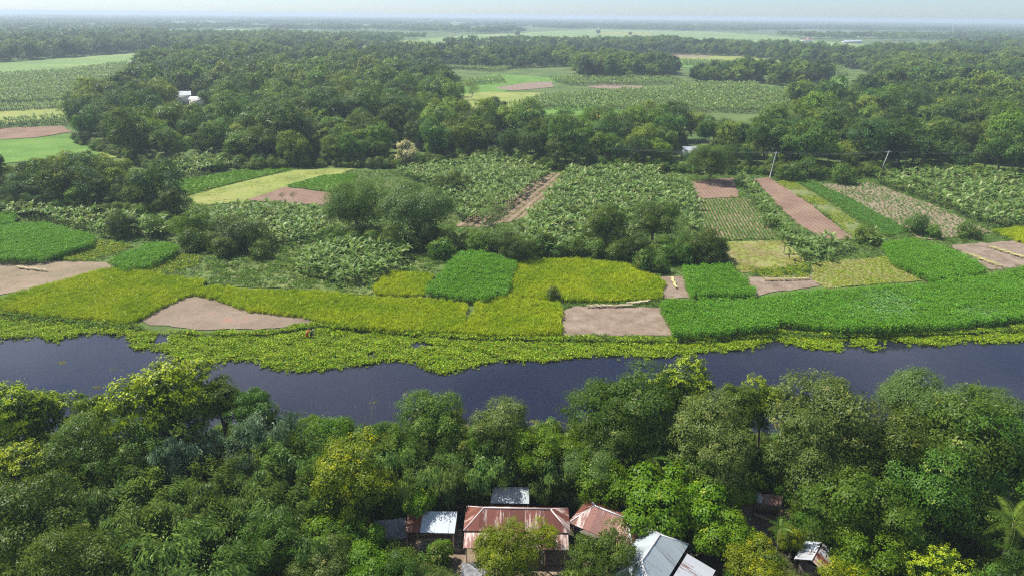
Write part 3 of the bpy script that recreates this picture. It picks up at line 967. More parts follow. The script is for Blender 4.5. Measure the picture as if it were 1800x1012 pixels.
sheet('stubble_field', wpoly([(1275, 426), (1380, 424), (1424, 466), (1302, 480), (1278, 455)]), M['stubble_yellow'], 'pale yellow stubble plot below the vegetable rows', 'field')
crop('stubble', PALE, [(1275, 426), (1380, 424), (1424, 466), (1302, 480), (1278, 455)], 0.1, 0.65, 'pale stubble below the vegetable rows', 21, thin=0.2)
sheet('seedling_field', wpoly([(1428, 462), (1560, 452), (1635, 492), (1450, 507), (1428, 492)]), M['stubble_yellow'], 'yellow green seedling plot behind the long jute field', 'field')
crop('rice_seedlings', LIME, [(1428, 462), (1560, 452), (1635, 492), (1450, 507), (1428, 492)], 0.1, 0.62, 'yellow green seedlings behind the long jute field', 22, sc=(0.5, 0.9), thin=0.0)
VEGP = [(1225, 352), (1310, 349), (1362, 420), (1240, 424)]
sheet('vegetable_field', wpoly(VEGP), M['soil_row'], 'brown earth between the vegetable rows', 'field')
crop('vegetable_rows', VEG, VEGP, 0.1, 0.95, 'dark green vegetable rows right of the tree group', 23, sy=0.42, jit=0.18, sc=(0.7, 1.1), ang=math.radians(-8))
STRIP1 = [(1362, 320), (1394, 318), (1460, 360), (1535, 410), (1500, 418), (1430, 362)]
sheet('lime_field', wpoly(STRIP1), M['floor_green'], 'weedy earth of the lime green strip', 'field')
crop('lime_vegetables', LIME, STRIP1, 0.1, 0.85, 'lime green vegetable strip beside the long tilled strip', 24, thin=0.25)
STRIP2 = [(1398, 318), (1430, 320), (1500, 352), (1598, 406), (1560, 416), (1470, 360)]
sheet('vegetable_field', wpoly(STRIP2), M['soil_dark'], 'earth under the dark green strip', 'field')
crop('vegetable_strip', VEG, STRIP2, 0.2, 0.55, 'dense dark green vegetable strip right of the lime strip', 25, sc=(0.9, 1.4))
STRIP3 = [(1443, 325), (1532, 322), (1650, 365), (1745, 410), (1620, 424), (1540, 375)]
sheet('patchy_field', wpoly(STRIP3), M['soil_tan'], 'patchy tan plot of young plants beside the right banana plantation', 'field')
crop('young_plants', VEG, STRIP3, 0.1, 1.35, 'scattered young plants on the patchy tan plot', 26, sc=(0.8, 1.5), jit=0.3)
LIM2 = [(88, 452), (180, 422), (235, 432), (195, 446), (150, 460)]
crop('lime_vegetables', LIME, LIM2, 0.3, 0.7, 'lime green vegetable plot between two left jute plots', 27, sc=(0.9, 1.3))
LIM3 = [(248, 477), (318, 447), (357, 450), (346, 466), (285, 482)]
crop('lime_vegetables', LIME, LIM3, 0.3, 0.7, 'lime green vegetable plot in front of the grey green bush', 28, sc=(0.9, 1.3))
PAST = [(345, 500), (362, 470), (400, 452), (520, 425), (650, 435), (770, 462), (745, 480), (655, 500), (650, 520), (560, 512)]
sheet('pasture', wpoly(PAST), M['pasture'], 'short green pasture behind the ripening rice strip', 'pasture')
crop('pasture_weeds', WEED, PAST, 0.1, 1.0, 'low weeds dotting the pasture', 29, sc=(0.5, 2.2), thin=0.05)
# margins and paths between plots
crop('bank_weeds', WEED, [(1000, 600), (1000, 590), (1190, 590), (1350, 580), (1700, 570), (1950, 555), (1950, 575), (1700, 588), (1350, 596), (1190, 604)], 0.0, 0.8, 'weedy fringe along the right far bank', 30, sc=(0.7, 1.6))
crop('bank_weeds', WEED, [(-60, 545), (100, 552), (230, 566), (255, 578), (230, 580), (100, 566), (-60, 556)], 0.0, 0.8, 'weedy fringe along the left far bank', 31, sc=(0.7, 1.6))
crop('margin_weeds', WEED, [(990, 526), (1165, 524), (1165, 541), (1010, 538), (985, 548)], 0.0, 0.7, 'weedy margin behind the bare pinkish plot', 32, sc=(0.7, 1.5))
crop('margin_weeds', LIME, [(1290, 474), (1420, 464), (1432, 490), (1310, 488)], 0.0, 0.75, 'lime weeds between the stubble and the bare plot', 33, sc=(0.6, 1.3), thin=0.1)

# ---- paddies and plots farther back
for nm, mt, lab, pts in [
    ('paddy_field', 'paddy', 'bright green paddy left of the pale paddy', [(300, 320), (420, 300), (490, 290), (515, 297), (420, 320), (330, 342)]),
    ('paddy_field', 'paddy_pale', 'pale yellow green paddy below the left wood', [(330, 347), (420, 322), (520, 300), (625, 297), (600, 306), (495, 333), (430, 356), (350, 362)]),
    ('paddy_field', 'paddy', 'small bright green paddy left of the tall feathery tree', [(500, 327), (570, 308), (625, 305), (620, 340), (585, 338)]),
    ('tilled_field', 'soil_red', 'tilled red brown plot behind the left banana plants', [(435, 352), (500, 330), (590, 340), (584, 362), (500, 358)]),
    ('tilled_field', 'soil_red', 'tilled plot at the left edge below the rice strip', [(-60, 228), (108, 222), (128, 232), (60, 243), (-60, 248)]),
    ('rice_field', 'paddy_pale', 'yellow green rice strip at the left edge', [(-60, 200), (116, 190), (120, 206), (-60, 224)]),
    ('paddy_field', 'paddy', 'green paddy at the left edge below the tilled plot', [(-60, 249), (60, 244), (145, 234), (225, 262), (160, 276), (60, 284), (-60, 292)]),
    ('paddy_field', 'paddy_pale', 'pale paddy patch by the left wood', [(170, 262), (225, 262), (240, 275), (180, 280)]),
    ('paddy_field', 'paddy', 'green paddy behind the middle wood', [(780, 150), (870, 130), (960, 136), (1010, 140), (900, 156), (800, 200), (790, 175)]),
    ('tilled_field', 'soil_pink', 'bare tan plot in the middle clearing', [(868, 155), (925, 146), (970, 144), (972, 154), (900, 160)]),
    ('tilled_field', 'soil_pink', 'second bare tan plot in the middle clearing', [(1030, 153), (1060, 148), (1130, 152), (1125, 157), (1060, 157)]),
    ('paddy_field', 'paddy', 'green paddy in front of the lone round tree', [(880, 200), (1000, 185), (1060, 184), (1120, 200), (1000, 205)]),
    ('paddy_field', 'paddy_pale', 'pale paddy in the middle clearing', [(800, 168), (860, 162), (960, 164), (900, 190), (820, 196)]),
    ('paddy_field', 'paddy', 'green paddy right of the two dark tree groups', [(1350, 162), (1440, 158), (1455, 168), (1370, 168)]),
    ('paddy_field', 'paddy', 'small green paddy under the dark tree group', [(1455, 135), (1490, 135), (1488, 154), (1458, 154)]),
    ('paddy_field', 'paddy', 'green paddy inside the right wood', [(1285, 245), (1310, 243), (1330, 256), (1300, 262)]),
    ('rice_field', 'paddy_pale', 'long pale rice strip in the right clearing', [(1180, 95), (1260, 93), (1365, 103), (1375, 112), (1200, 106)]),
    ('tilled_field', 'soil_pink', 'narrow tan strip above the right clearing', [(1180, 97), (1245, 97), (1248, 101), (1185, 101)]),
    ('paddy_field', 'paddy', 'green strip in the right clearing', [(1080, 108), (1300, 108), (1380, 116), (1360, 124), (1150, 118)]),
    ('paddy_field', 'paddy_pale', 'pale strip behind the dark tree groups', [(1190, 146), (1330, 146), (1335, 152), (1195, 153)]),
    ('distant_field', 'field_far', 'wide hazy green plain in the far middle', [(600, 86), (690, 72), (860, 60), (1050, 52), (1250, 56), (1400, 66), (1420, 74), (1180, 82), (900, 82), (720, 90)]),
    ('distant_field', 'field_far', 'hazy green plain far at left', [(-100, 120), (100, 104), (260, 93), (240, 112), (100, 130), (-100, 140)]),
    ('distant_field', 'field_far', 'pale far plain above the left wood', [(240, 58), (420, 51), (560, 56), (450, 62), (260, 66)]),
    ('distant_field', 'field_far', 'thin pale strip of far fields at upper left', [(-100, 62), (120, 54), (330, 50), (300, 55), (100, 62), (-100, 70)]),
    ('distant_field', 'field_far', 'thin pale strip of far fields above the long white shed', [(1380, 62), (1600, 60), (1800, 58), (1900, 62), (1640, 66), (1420, 67)]),
    ('distant_field', 'field_far', 'pale far field inside the right woodland', [(1560, 96), (1640, 90), (1720, 92), (1650, 99)]),
    ('distant_field', 'field_far', 'thin pale strip of far fields left of centre', [(420, 46), (620, 44), (760, 46), (640, 50), (450, 51)]),
    ('distant_field', 'soil_tan', 'bare tan patch on the far plain', [(625, 79), (655, 74), (660, 80), (632, 83)]),
    ('distant_field', 'field_far', 'green plain around the long white shed', [(1330, 70), (1430, 72), (1540, 80), (1480, 90), (1390, 86)]),
    ('distant_field', 'paddy_pale', 'pale strips on the far middle plain', [(1050, 56), (1150, 58), (1140, 63), (1060, 62)]),
    ('distant_field', 'paddy_pale', 'pale strip left on the far middle plain', [(800, 70), (950, 65), (1000, 68), (820, 74)]),
]:
    sheet(nm, wpoly(pts), M[mt], lab, 'field', amp=0.4, step=4)
crop('rice_stand', RICEG, [(300, 320), (420, 300), (490, 290), (515, 297), (420, 320), (330, 342)], 0.2, 1.0, 'green rice standing in the bright left paddy', 34)
crop('rice_stand', RICEG, [(500, 327), (570, 308), (625, 305), (620, 340), (585, 338)], 0.2, 1.0, 'green rice in the paddy by the feathery tree', 35)
crop('paddy_weeds', PALE, [(330, 347), (420, 322), (520, 300), (625, 297), (600, 306), (495, 333), (430, 356), (350, 362)], 0.1, 1.3, 'sparse growth in the pale left paddy', 36, thin=0.2)
# crop rows on the furrowed strip
crop('furrow_plants', WEED, [(968, 305), (998, 306), (925, 385), (850, 400), (800, 398)], 0.0, 2.3, 'thin green rows on the furrowed strip', 37, sy=0.9, ang=FURROW_DIR - math.pi / 2, jit=0.12, sc=(0.7, 1.2))

# ---- water hyacinth
HYP = [(-90, 540), (0, 549), (100, 559), (230, 572), (262, 583), (350, 588), (480, 586), (545, 570), (590, 568), (700, 584), (820, 593), (985, 595), (1180, 598), (1340, 590), (1365, 585), (1500, 590), (1700, 583), (1800, 576), (1950, 566),
       (1950, 590), (1800, 598), (1742, 603), (1700, 598), (1655, 608), (1620, 604), (1560, 600), (1536, 615), (1508, 604), (1484, 606), (1470, 618), (1420, 611), (1385, 604), (1362, 594), (1345, 600), (1320, 612), (1240, 619), (1150, 629), (1060, 624), (960, 636),
       (880, 633), (820, 648), (780, 656), (745, 648), (730, 636), (690, 632), (610, 646), (520, 654), (475, 647), (460, 636), (420, 632), (345, 643), (312, 628), (290, 616), (240, 613), (230, 600), (222, 588), (150, 586), (100, 598), (60, 592), (0, 595), (-90, 596)]
P = fill(wpoly(HYP, -0.4), 0.52, jit=0.45, seed=40)
q = proj(np.concatenate([P, np.full((len(P), 1), -0.4)], 1))
rgH = np.random.default_rng(41)
keep = np.ones(len(P), bool)
for cx, cy, rx, ry in [(742, 607, 22, 4.5), (285, 596, 15, 8), (268, 604, 10, 4), (655, 623, 8, 3), (330, 610, 6, 3), (1545, 604, 10, 5), (1490, 603, 12, 4)]:
    keep &= ((q[:, 0] - cx) / rx) ** 2 + ((q[:, 1] - cy) / ry) ** 2 + rgH.normal(size=len(P)) * 0.15 > 1
P = P[keep]
P = np.concatenate([P, np.full((len(P), 1), -0.43)], 1)
P[:, 2] = np.maximum(P[:, 2], np.where(P[:, 1] > yfar(P[:, 0]) - 0.6, 0.0, -0.43))
n = len(P)
cl = 0.9 + 0.35 * np.sin(P[:, 0] * 0.9 + 2 * np.sin(P[:, 1] * 0.4)) * np.sin(P[:, 1] * 1.3 + np.sin(P[:, 0] * 0.3))
scatter('water_hyacinth', HYA, P, rgH.random(n) * 6.283, cl * (0.75 + 0.5 * rgH.random(n)), 'floating mat of green and yellow water hyacinth along the far bank', 'water hyacinth')
# loose rosettes adrift along the ragged edge of the mat
hb_ = np.array(HYP[19:])
lo_ = []
for i in range(len(hb_) - 1):
    for _ in range(9):
        f = rgH.random()
        e_ = hb_[i] * (1 - f) + hb_[i + 1] * f
        lo_.append(at(e_[0] + rgH.normal() * 4, e_[1] + abs(rgH.normal()) * 3.0, -0.44))
lo_ = np.array(lo_)
scatter('loose_hyacinth', HYA, lo_, rgH.random(len(lo_)) * 6.28, 0.3 + 0.5 * rgH.random(len(lo_)), 'loose hyacinth rosettes adrift beside the floating mat', 'water hyacinth')
# drifting scum on the open water
pts = [at(x + rgH.normal() * 5, y + rgH.normal() * 1.6, -0.44) for x, y, k in [(110, 637, 14), (172, 680, 12), (205, 648, 5), (940, 741, 26), (985, 744, 16), (655, 706, 6), (880, 730, 8)] for _ in range(k)]
scatter('floating_scum', [tuft('scum_leaf', M['rice_pale'], 460, 8, 0.35, 0.0, 0.02, 0.25, 0.12)], np.array(pts), rgH.random(len(pts)) * 6.28, 0.5 + 0.5 * rgH.random(len(pts)), 'pale scraps of plants drifting on the river', 'scum')

# ---- weeds and low scrub filling the ground between the plots beyond the river
CLEAR = [[(984, 594), (990, 545), (1010, 538), (1160, 540), (1182, 595)], [(1158, 487), (1202, 486), (1214, 523), (1164, 524)], [(1308, 488), (1425, 484), (1442, 503), (1345, 516), (1325, 524)],
         [(1668, 432), (1780, 424), (1850, 436), (1850, 468), (1735, 474)], [(1215, 320), (1288, 313), (1300, 347), (1226, 351)], [(1325, 316), (1352, 312), (1425, 360), (1502, 422), (1448, 421), (1400, 395)],
         [(968, 305), (998, 306), (925, 385), (850, 400), (800, 398)], [(1275, 426), (1380, 424), (1424, 466), (1302, 480), (1278, 455)], [(1428, 462), (1560, 452), (1635, 492), (1450, 507), (1428, 492)], VEGP, STRIP1, STRIP2, STRIP3,
         [(300, 320), (420, 300), (490, 290), (515, 297), (420, 320), (330, 342)], [(330, 347), (420, 322), (520, 300), (625, 297), (600, 306), (495, 333), (430, 356), (350, 362)], [(500, 327), (570, 308), (625, 305), (620, 340), (585, 338)],
         [(435, 352), (500, 330), (590, 340), (584, 362), (500, 358)], [(-80, 458), (90, 459), (192, 462), (196, 473), (130, 488), (60, 508), (-80, 532)], [(335, 532), (380, 530), (425, 545), (520, 545), (556, 560), (540, 575), (480, 586), (350, 590), (250, 581)]]
P = fill(wpoly([(-90, 300), (280, 305), (690, 300), (980, 303), (1330, 305), (1640, 302), (1900, 330), (1900, 470), (1300, 500), (900, 470), (650, 505), (350, 500), (-90, 470)]), 1.25, jit=0.48, seed=50)
for c_ in CLEAR:
    P = P[~inside(P, wpoly(c_))]
rgW = np.random.default_rng(51)
scatter('rough_weeds', WEED, P, rgW.random(len(P)) * 6.28, 0.7 + 1.6 * rgW.random(len(P)) ** 2, 'rough green weeds between the plots beyond the river', 'weeds')
# dry stubble left on the bare plots
P = np.concatenate([fill(wpoly(CLEAR[i]), 0.9, jit=0.5, seed=52 + i) for i in (0, 1, 2, 3, 17, 18)])
P = P[rgW.random(len(P)) < 0.55]
scatter('stubble_stalks', [tuft('stalk_tuft', M['drystalk'], 462 + i, 12, 0.45, 0.02, 0.12, 0.22, 0.05, 'blade') for i in range(2)], P, rgW.random(len(P)) * 6.28, 0.6 + 0.8 * rgW.random(len(P)), 'dry stubble on the bare plots', 'stubble')

# ------------------------------------------------------------------ banana plants
def banana_leaf(seed, L=2.1, W=0.52):
    rg = np.random.default_rng(seed)
    u = np.linspace(0, 1, 6)
    z = 0.7 * u - 0.95 * u ** 2.6
    x = L * (u * 0.92)
    wd = W * np.array([0.10, 0.85, 1.0, 0.95, 0.7, 0.08]) * (0.9 + 0.2 * rg.random(6))
    V, Q = [], []
    for i in range(6):
        V += [(x[i], -wd[i] * 0.5, z[i] * L * 0.5 + 0.10 * wd[i]), (x[i], 0, z[i] * L * 0.5), (x[i], wd[i] * 0.5, z[i] * L * 0.5 + 0.10 * wd[i])]
    for i in range(5):
        Q += [(3 * i, 3 * i + 3, 3 * i + 4, 3 * i + 1), (3 * i + 1, 3 * i + 4, 3 * i + 5, 3 * i + 2)]
    return np.array(V), np.array(Q)


BL = []
for i in range(3):
    v, q_ = banana_leaf(500 + i, 2.0 + 0.2 * i)
    BL.append(quads('banana_leaf', v, q_, M['banana'], np.full(len(q_), [0.2, 0.55, 0.9][i]), smooth=True))
BSTEM = MB().tube([(0, 0, -0.1), (0.02, 0, 0.8), (0.0, 0.03, 1.7), (0, 0, 2.0)], [0.15, 0.13, 0.09, 0.06], 7).mesh('banana_stem', M['stem'], True)


def leaf_pose(rg, nlf):
    out_ = []
    a0 = rg.random() * 6.28
    for j in range(nlf):
        out_.append((a0 + j * 2.4 + rg.normal() * 0.25, -0.95 + 0.75 * rg.random() if j else -1.25, 0.8 + 0.35 * rg.random(), 1.75 + 0.25 * rg.random()))
    return out_


def rotm(az, pit):
    return np.array(Matrix.Rotation(az, 3, 'Z') @ Matrix.Rotation(pit, 3, 'Y'))


BANANA = []
for i in range(4):
    rg = np.random.default_rng(520 + i)
    mb = MB()
    sv = [(0, 0, -0.1), (0, 0, 2.0)]
    mb.tube(sv, [0.14, 0.07], 5, 1, cap=False)
    for az, pit, sc_, zz in leaf_pose(rg, 9):
        v, q_ = banana_leaf(int(rg.integers(1000)), 2.1)
        # one tone to a leaf; the odd one pale, a whitish highlight painted in
        mb.add((v * sc_) @ rotm(az, pit).T + np.array([0, 0, zz]), q_, 2.0 if rg.random() < 0.07 else rg.random())
    BANANA.append(proto(mb.mesh('banana', [M['banana'], M['stem']])))

BREG = [  # ground polygon, spacing, size, label, rows
    ('the plantation right of the furrowed strip', [(1000, 303), (1155, 304), (1180, 385), (1130, 410), (1060, 452), (935, 452), (900, 440), (925, 395)], 2.3, 1.05),
    ('the plantation left of the furrowed strip', [(690, 306), (770, 292), (860, 282), (968, 305), (905, 365), (840, 400), (800, 385), (760, 330)], 2.4, 0.95),
    ('the plantation at the right edge', [(1530, 322), (1600, 310), (1640, 300), (1800, 322), (1950, 330), (1950, 400), (1800, 402), (1740, 404), (1650, 365)], 2.5, 1.05),
    ('the pasture corner below the feathery tree', [(512, 480), (530, 455), (600, 438), (690, 440), (722, 452), (700, 478), (650, 500), (590, 505)], 2.5, 0.95),
    ('the thicket behind the pasture', [(380, 375), (470, 368), (570, 380), (580, 420), (500, 440), (400, 445), (350, 420)], 2.5, 1.0),
    ('the thicket behind the left jute plots', [(-40, 372), (60, 378), (200, 385), (300, 400), (300, 428), (180, 418), (80, 392), (-40, 388)], 2.6, 1.0),
    ('the strip beside the vegetable rows', [(1160, 320), (1200, 318), (1222, 350), (1238, 420), (1215, 415), (1180, 370)], 2.8, 0.95),
    ('the scrub below the banana row', [(1385, 430), (1440, 425), (1500, 430), (1470, 460), (1400, 465)], 2.6, 0.85),
    ('the clump left of the bright paddy', [(285, 315), (300, 292), (380, 280), (470, 282), (400, 300), (320, 318)], 2.6, 1.0),
    ('the edge of the right clearing', [(1500, 418), (1540, 412), (1560, 435), (1520, 440)], 2.4, 0.8),
]
BFAR = [
    ('left', [(-100, 138), (100, 128), (225, 112), (232, 152), (110, 182), (-100, 190)], 3.4, 1.1),
    ('clearing', [(880, 190), (960, 172), (1100, 162), (1330, 158), (1480, 168), (1490, 190), (1330, 200), (1150, 196), (1000, 195)], 3.2, 1.1),
    ('strip', [(780, 122), (840, 110), (900, 122), (880, 128)], 3.6, 1.1),
    ('strip', [(960, 140), (1040, 136), (1200, 142), (1190, 150), (1000, 152)], 3.6, 1.1),
    ('strip', [(790, 150), (880, 138), (890, 146), (800, 154)], 3.4, 1.1),
    ('strip', [(1340, 116), (1480, 118), (1490, 134), (1350, 130)], 3.8, 1.1),
    ('strip', [(1200, 108), (1340, 112), (1340, 118), (1200, 116)], 4.0, 1.1),
    ('strip', [(-60, 222), (120, 207), (125, 220), (-60, 230)], 3.0, 1.0),
    ('strip', [(-60, 196), (110, 186), (115, 191), (-60, 201)], 3.0, 1.0),
    ('wood', [(1300, 230), (1400, 205), (1450, 220), (1440, 250), (1330, 262)], 3.6, 1.1),
    ('wood', [(1180, 150), (1330, 150), (1340, 162), (1190, 162)], 3.6, 1.1),
]
rgB = np.random.default_rng(60)
allb = []
for ri, (lab, pts, sp, sz) in enumerate(BREG):
    P = fill(wpoly(pts), sp, sp * 0.9, math.radians(18 if ri < 2 else -30), 0.32, 61 + ri)
    for p in P:
        allb.append((p[0], p[1], ri, sz * (0.75 + 0.5 * rgB.random())))
row = [(1302, 318), (1318, 342), (1340, 372), (1365, 402), (1395, 432), (1425, 458)]
rw = np.array([at(x, y)[:2] for x, y in row])
dl = np.concatenate([[0], np.cumsum(np.linalg.norm(np.diff(rw, axis=0), axis=1))])
rowpts = []
for s_ in np.arange(0, dl[-1], 1.9):
    p = np.array([np.interp(s_, dl, rw[:, 0]), np.interp(s_, dl, rw[:, 1])])
    wdt = 0.7 + 1.2 * s_ / dl[-1]
    for _ in range(1 if s_ < 30 else 2):
        rowpts.append(p + rgB.normal(size=2) * wdt)
ordn = ['first', 'second', 'third', 'fourth', 'fifth', 'sixth', 'seventh', 'eighth', 'ninth', 'tenth', 'eleventh', 'twelfth', 'thirteenth', 'fourteenth', 'fifteenth', 'sixteenth',
        'seventeenth', 'eighteenth', 'nineteenth']
TENS = {2: 'twent', 3: 'thirt', 4: 'fort', 5: 'fift', 6: 'sixt', 7: 'sevent', 8: 'eight', 9: 'ninet'}


def ordinal(i):
    """1 -> first, 34 -> thirty-fourth, 104 -> 104th."""
    if i < 20:
        return ordn[i - 1]
    if i < 100:
        return TENS[i // 10] + ('ieth' if i % 10 == 0 else 'y-' + ordn[i % 10 - 1])
    return str(i) + ('th' if i % 100 in (11, 12, 13) or i % 10 > 3 or i % 10 == 0 else {1: 'st', 2: 'nd', 3: 'rd'}[i % 10])


nbanana = [0]


def banana_plant(x, y, s, label, group, detail):
    nbanana[0] += 1
    rg = np.random.default_rng(7000 + nbanana[0])
    r = thing('banana_plant', label, 'banana plant', (x, y, 0), rg.random() * 6.28, group)
    if detail:
        link('stem', BSTEM, r, scale=(s, s, s))
        for az, pit, sc_, zz in leaf_pose(rg, 8):
            link('leaf', BL[int(rg.integers(3))], r, (0, 0, zz * s), (0, pit, az), (sc_ * s,) * 3)
    else:
        me = BANANA[int(rg.integers(4))].data
        link('leafy_stem', me, r, scale=(s, s, s))
    return r


rowpts = sorted(rowpts, key=lambda p: -p[1])
for i, p in enumerate(rowpts):
    banana_plant(p[0], p[1], 0.85 + 0.3 * rgB.random(), '%s banana plant from the pole in the diagonal row beside the tilled strip' % ordinal(i + 1), 'banana plants of the diagonal row', i > len(rowpts) * 0.4)
for x_, y_, lab in [(1120, 815, 'banana plant with long leaves between the dark mango trees'), (1185, 845, 'small banana plant beside the vine mound'), (1100, 800, 'tilted banana plant under the big dark tree')]:
    g = at(x_, y_ + 25, 0)
    banana_plant(g[0], g[1], 1.5, lab, 'banana plants on the near bank', True)
allb.sort(key=lambda b_: b_[1])
NB = 300 - len(rowpts) - 3
picked = [b_ + (proj(np.array([b_[0], b_[1], 1.5]))[0],) for b_ in allb[:NB]]
rank = {}
for b_ in sorted(picked, key=lambda e: e[4]):
    rank[b_] = 1 + sum(1 for k_ in rank if k_[2] == b_[2])
for i, b_ in enumerate(picked):
    x, y, ri, s, _ = b_
    banana_plant(x, y, s, '%s banana plant from the left in %s' % (ordinal(rank[b_]), BREG[ri][0]), 'banana plants in ' + BREG[ri][0], i < 110)
rest = [(x, y, s) for x, y, ri, s in allb[NB:]]
for ri, (lab, pts, sp, sz) in enumerate(BFAR):
    for p in fill(wpoly(pts), sp, sp, 0.2 * ri, 0.35, 90 + ri):
        rest.append((p[0], p[1], sz * (0.8 + 0.5 * rgB.random())))
rest = np.array(rest)
scatter('banana_plantation', BANANA, rest[:, :2], rgB.random(len(rest)) * 6.28, rest[:, 2], 'massed banana plants of the farther plantations', 'banana plants')

# ------------------------------------------------------------------ trees
LOOK = {'mango': 'dark green rounded tree', 'flush': 'dark tree with yellow green tips', 'deep': 'deep green dense tree', 'bright': 'fresh green tree', 'yellow': 'yellow green tree',
        'feather': 'pale feathery tree', 'sparse': 'thin open crowned tree', 'bamboo': 'arching green bamboo clump', 'bamboo_grey': 'grey green plumed bamboo clump', 'vine': 'bright green vine covered mound',
        'shrub': 'low leafy shrub', 'olive': 'olive green rounded tree', 'cream': 'cream flowering tree', 'forest': 'woodland tree'}
MARKS = [(910, 915, 'the long rust red hip roof'), (1060, 905, 'the smaller rust red hip roof'), (1150, 980, 'the grey hip roof'), (770, 917, 'the bright shed roof'), (897, 868, 'the small silver roof'),
         (1345, 880, 'the open sided shed'), (1425, 972, 'the red and white gable'), (690, 920, 'the black plastic hut'), (390, 790, 'the orange dry stems'),
         (1780, 925, 'the coconut palm'), (545, 587, 'the two people in the hyacinth'), (1357, 290, 'the left utility pole'), (1552, 290, 'the right utility pole'), (715, 268, 'the cream flowering tree'),
         (335, 173, 'the white walled farmhouse'), (1210, 268, 'the pale roofed cottage'), (735, 375, 'the broad feathery tree'), (505, 345, 'the two bare saplings'), (828, 155, 'the thin lone tree'),
         (55, 473, 'the pale bundle strip'), (1182, 498, 'the lone jute bundle'), (1385, 494, 'the bundle row by the seedlings'), (120, 850, 'the left edge bamboo thicket'), (1660, 1000, 'the yellow tipped shrubs')]
tree_todo = []      # (root, look, crown position)
SPECIAL = {}


def put(kind, px, py, rpx, zc, look=None, mat=None, label=None, name=None, bark=None, rng=np.random.default_rng(77)):
    """A tree whose crown centre stands at height zc where the photograph shows it at a pixel; trunk straight below."""
    k = K[kind]
    c = at(px, py, zc)
    R = rpx * depth(c) / FOC
    s = R / k.rx
    base = kind.rstrip('0123456789')
    look = look or base
    nm = name or {'bamboo': 'bamboo_clump', 'vine': 'vine_mound', 'shrub': 'shrub', 'mango': 'mango_tree', 'feather': 'feathery_tree'}.get(base, 'tree')
    cat = {'bamboo': 'bamboo', 'vine': 'vine', 'shrub': 'shrub'}.get(base, 'tree')
    r = thing(nm, label, cat, (c[0], c[1], 0), rng.random() * 6.28)
    fz = zc / k.hc
    if base == 'bamboo':
        link('foliage', k.crown, r, (0, 0, 0), (0, 0, 0), (s, s, fz), mat)
        link('culms', k.trunk, r, (0, 0, 0), (0, 0, 0), (s, s, fz))
    else:
        sz = s * (0.92 + 0.16 * rng.random())
        sz = min(sz, (zc - 0.1) / (0.75 * k.rz)) if base not in ('vine', 'shrub') else sz
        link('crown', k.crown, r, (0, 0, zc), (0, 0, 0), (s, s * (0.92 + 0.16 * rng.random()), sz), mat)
        link('stems' if base in ('vine', 'shrub') else 'trunk', k.trunk, r, (0, 0, 0), (0, 0, 0), (s, s, fz), bark)
    if label is None:
        r['group'] = {'bamboo': 'bamboo clumps', 'vine': 'vine mounds', 'shrub': 'shrubs'}.get(base, 'trees')
        tree_todo.append((r, LOOK.get(look, LOOK['mango']), np.array([px, py])))
    return r


OL, GB, FT = M['olive'], M['bamboo_grey'], M['feather']
NEARTREES = [
    ('flush0', 45, 735, 78, 8.5), ('bright0', 160, 742, 46, 7.5), ('mango0', 145, 795, 75, 8), ('flush1', 292, 712, 90, 9.5), ('mango1', 240, 778, 58, 7.5), ('deep1', 388, 705, 42, 9),
    ('deep0', 440, 715, 42, 8.5), ('mango2', 205, 838, 52, 6.5), ('mango1', 40, 925, 92, 7.5), ('mango0', 120, 990, 80, 7.5), ('flush1', 15, 838, 58, 7.5), ('deep1', 478, 962, 52, 5.5),
    ('yellow0', 616, 842, 68, 7.5), ('bright0', 592, 765, 40, 6), ('bright0', 546, 748, 22, 5.5), ('deep0', 645, 775, 38, 5.5), ('mango1', 755, 735, 58, 8.5), ('yellow0', 802, 738, 17, 7.5),
    ('bright0', 935, 795, 46, 6.5), ('mango2', 1090, 714, 88, 9), ('mango0', 1085, 758, 62, 8), ('flush0', 1196, 692, 64, 9), ('flush1', 1347, 704, 38, 9), ('deep1', 1300, 720, 50, 8.5),
    ('mango1', 1565, 780, 82, 8.5), ('mango0', 1685, 788, 110, 9), ('mango2', 1785, 800, 95, 9.5), ('mango0', 1640, 862, 88, 7), ('deep0', 1510, 900, 88, 6.8), ('mango2', 1060, 972, 55, 4.6),
    ('bright0', 650, 1012, 50, 4), ('deep1', 698, 1022, 50, 3.8), ('yellow0', 1325, 1012, 54, 4), ('yellow0', 1392, 950, 24, 2.8), ('bright0', 1515, 985, 58, 4.6), ('flush1', 1640, 1020, 55, 4.6),
    ('mango1', 1725, 905, 66, 5), ('mango2', 1800, 1015, 50, 4), ('bright0', 606, 925, 40, 3.8), ('yellow0', 955, 945, 28, 4.2), ('bright0', 1010, 790, 40, 6), ('bright0', 1060, 845, 45, 4.6), ('deep0', 1478, 938, 40, 3.6),
    ('yellow0', 1482, 1030, 40, 3.6), ('mango0', 1140, 770, 50, 7), ('deep1', 860, 790, 40, 6),
]
for kd, x, y, r_, z in NEARTREES:
    put(kd, x, y, r_, z)
put('mango1', 880, 748, 56, 8.2, 'olive', OL)
put('mango0', 1245, 758, 82, 8.6, 'olive', OL)
put('mango2', 1262, 800, 64, 7.4, 'olive', OL)
put('mango1', 1440, 738, 92, 9.4, 'olive', OL)
put('mango0', 1418, 798, 76, 8, 'olive', OL)
put('mango0', 895, 972, 62, 4.2, 'flush', M['yellow'], label='broad mango tree standing in front of the long rust red roof')
put('mango2', 765, 1032, 45, 3.4, 'olive', OL)
put('mango1', 1395, 1035, 40, 3.4, 'olive', OL)
put('mango2', 560, 1000, 55, 4.6, 'olive', OL)
put('feather0', 1630, 728, 84, 9.4, None)
put('feather1', 1740, 732, 58, 9, None)
put('feather1', 1040, 825, 50, 5.5)
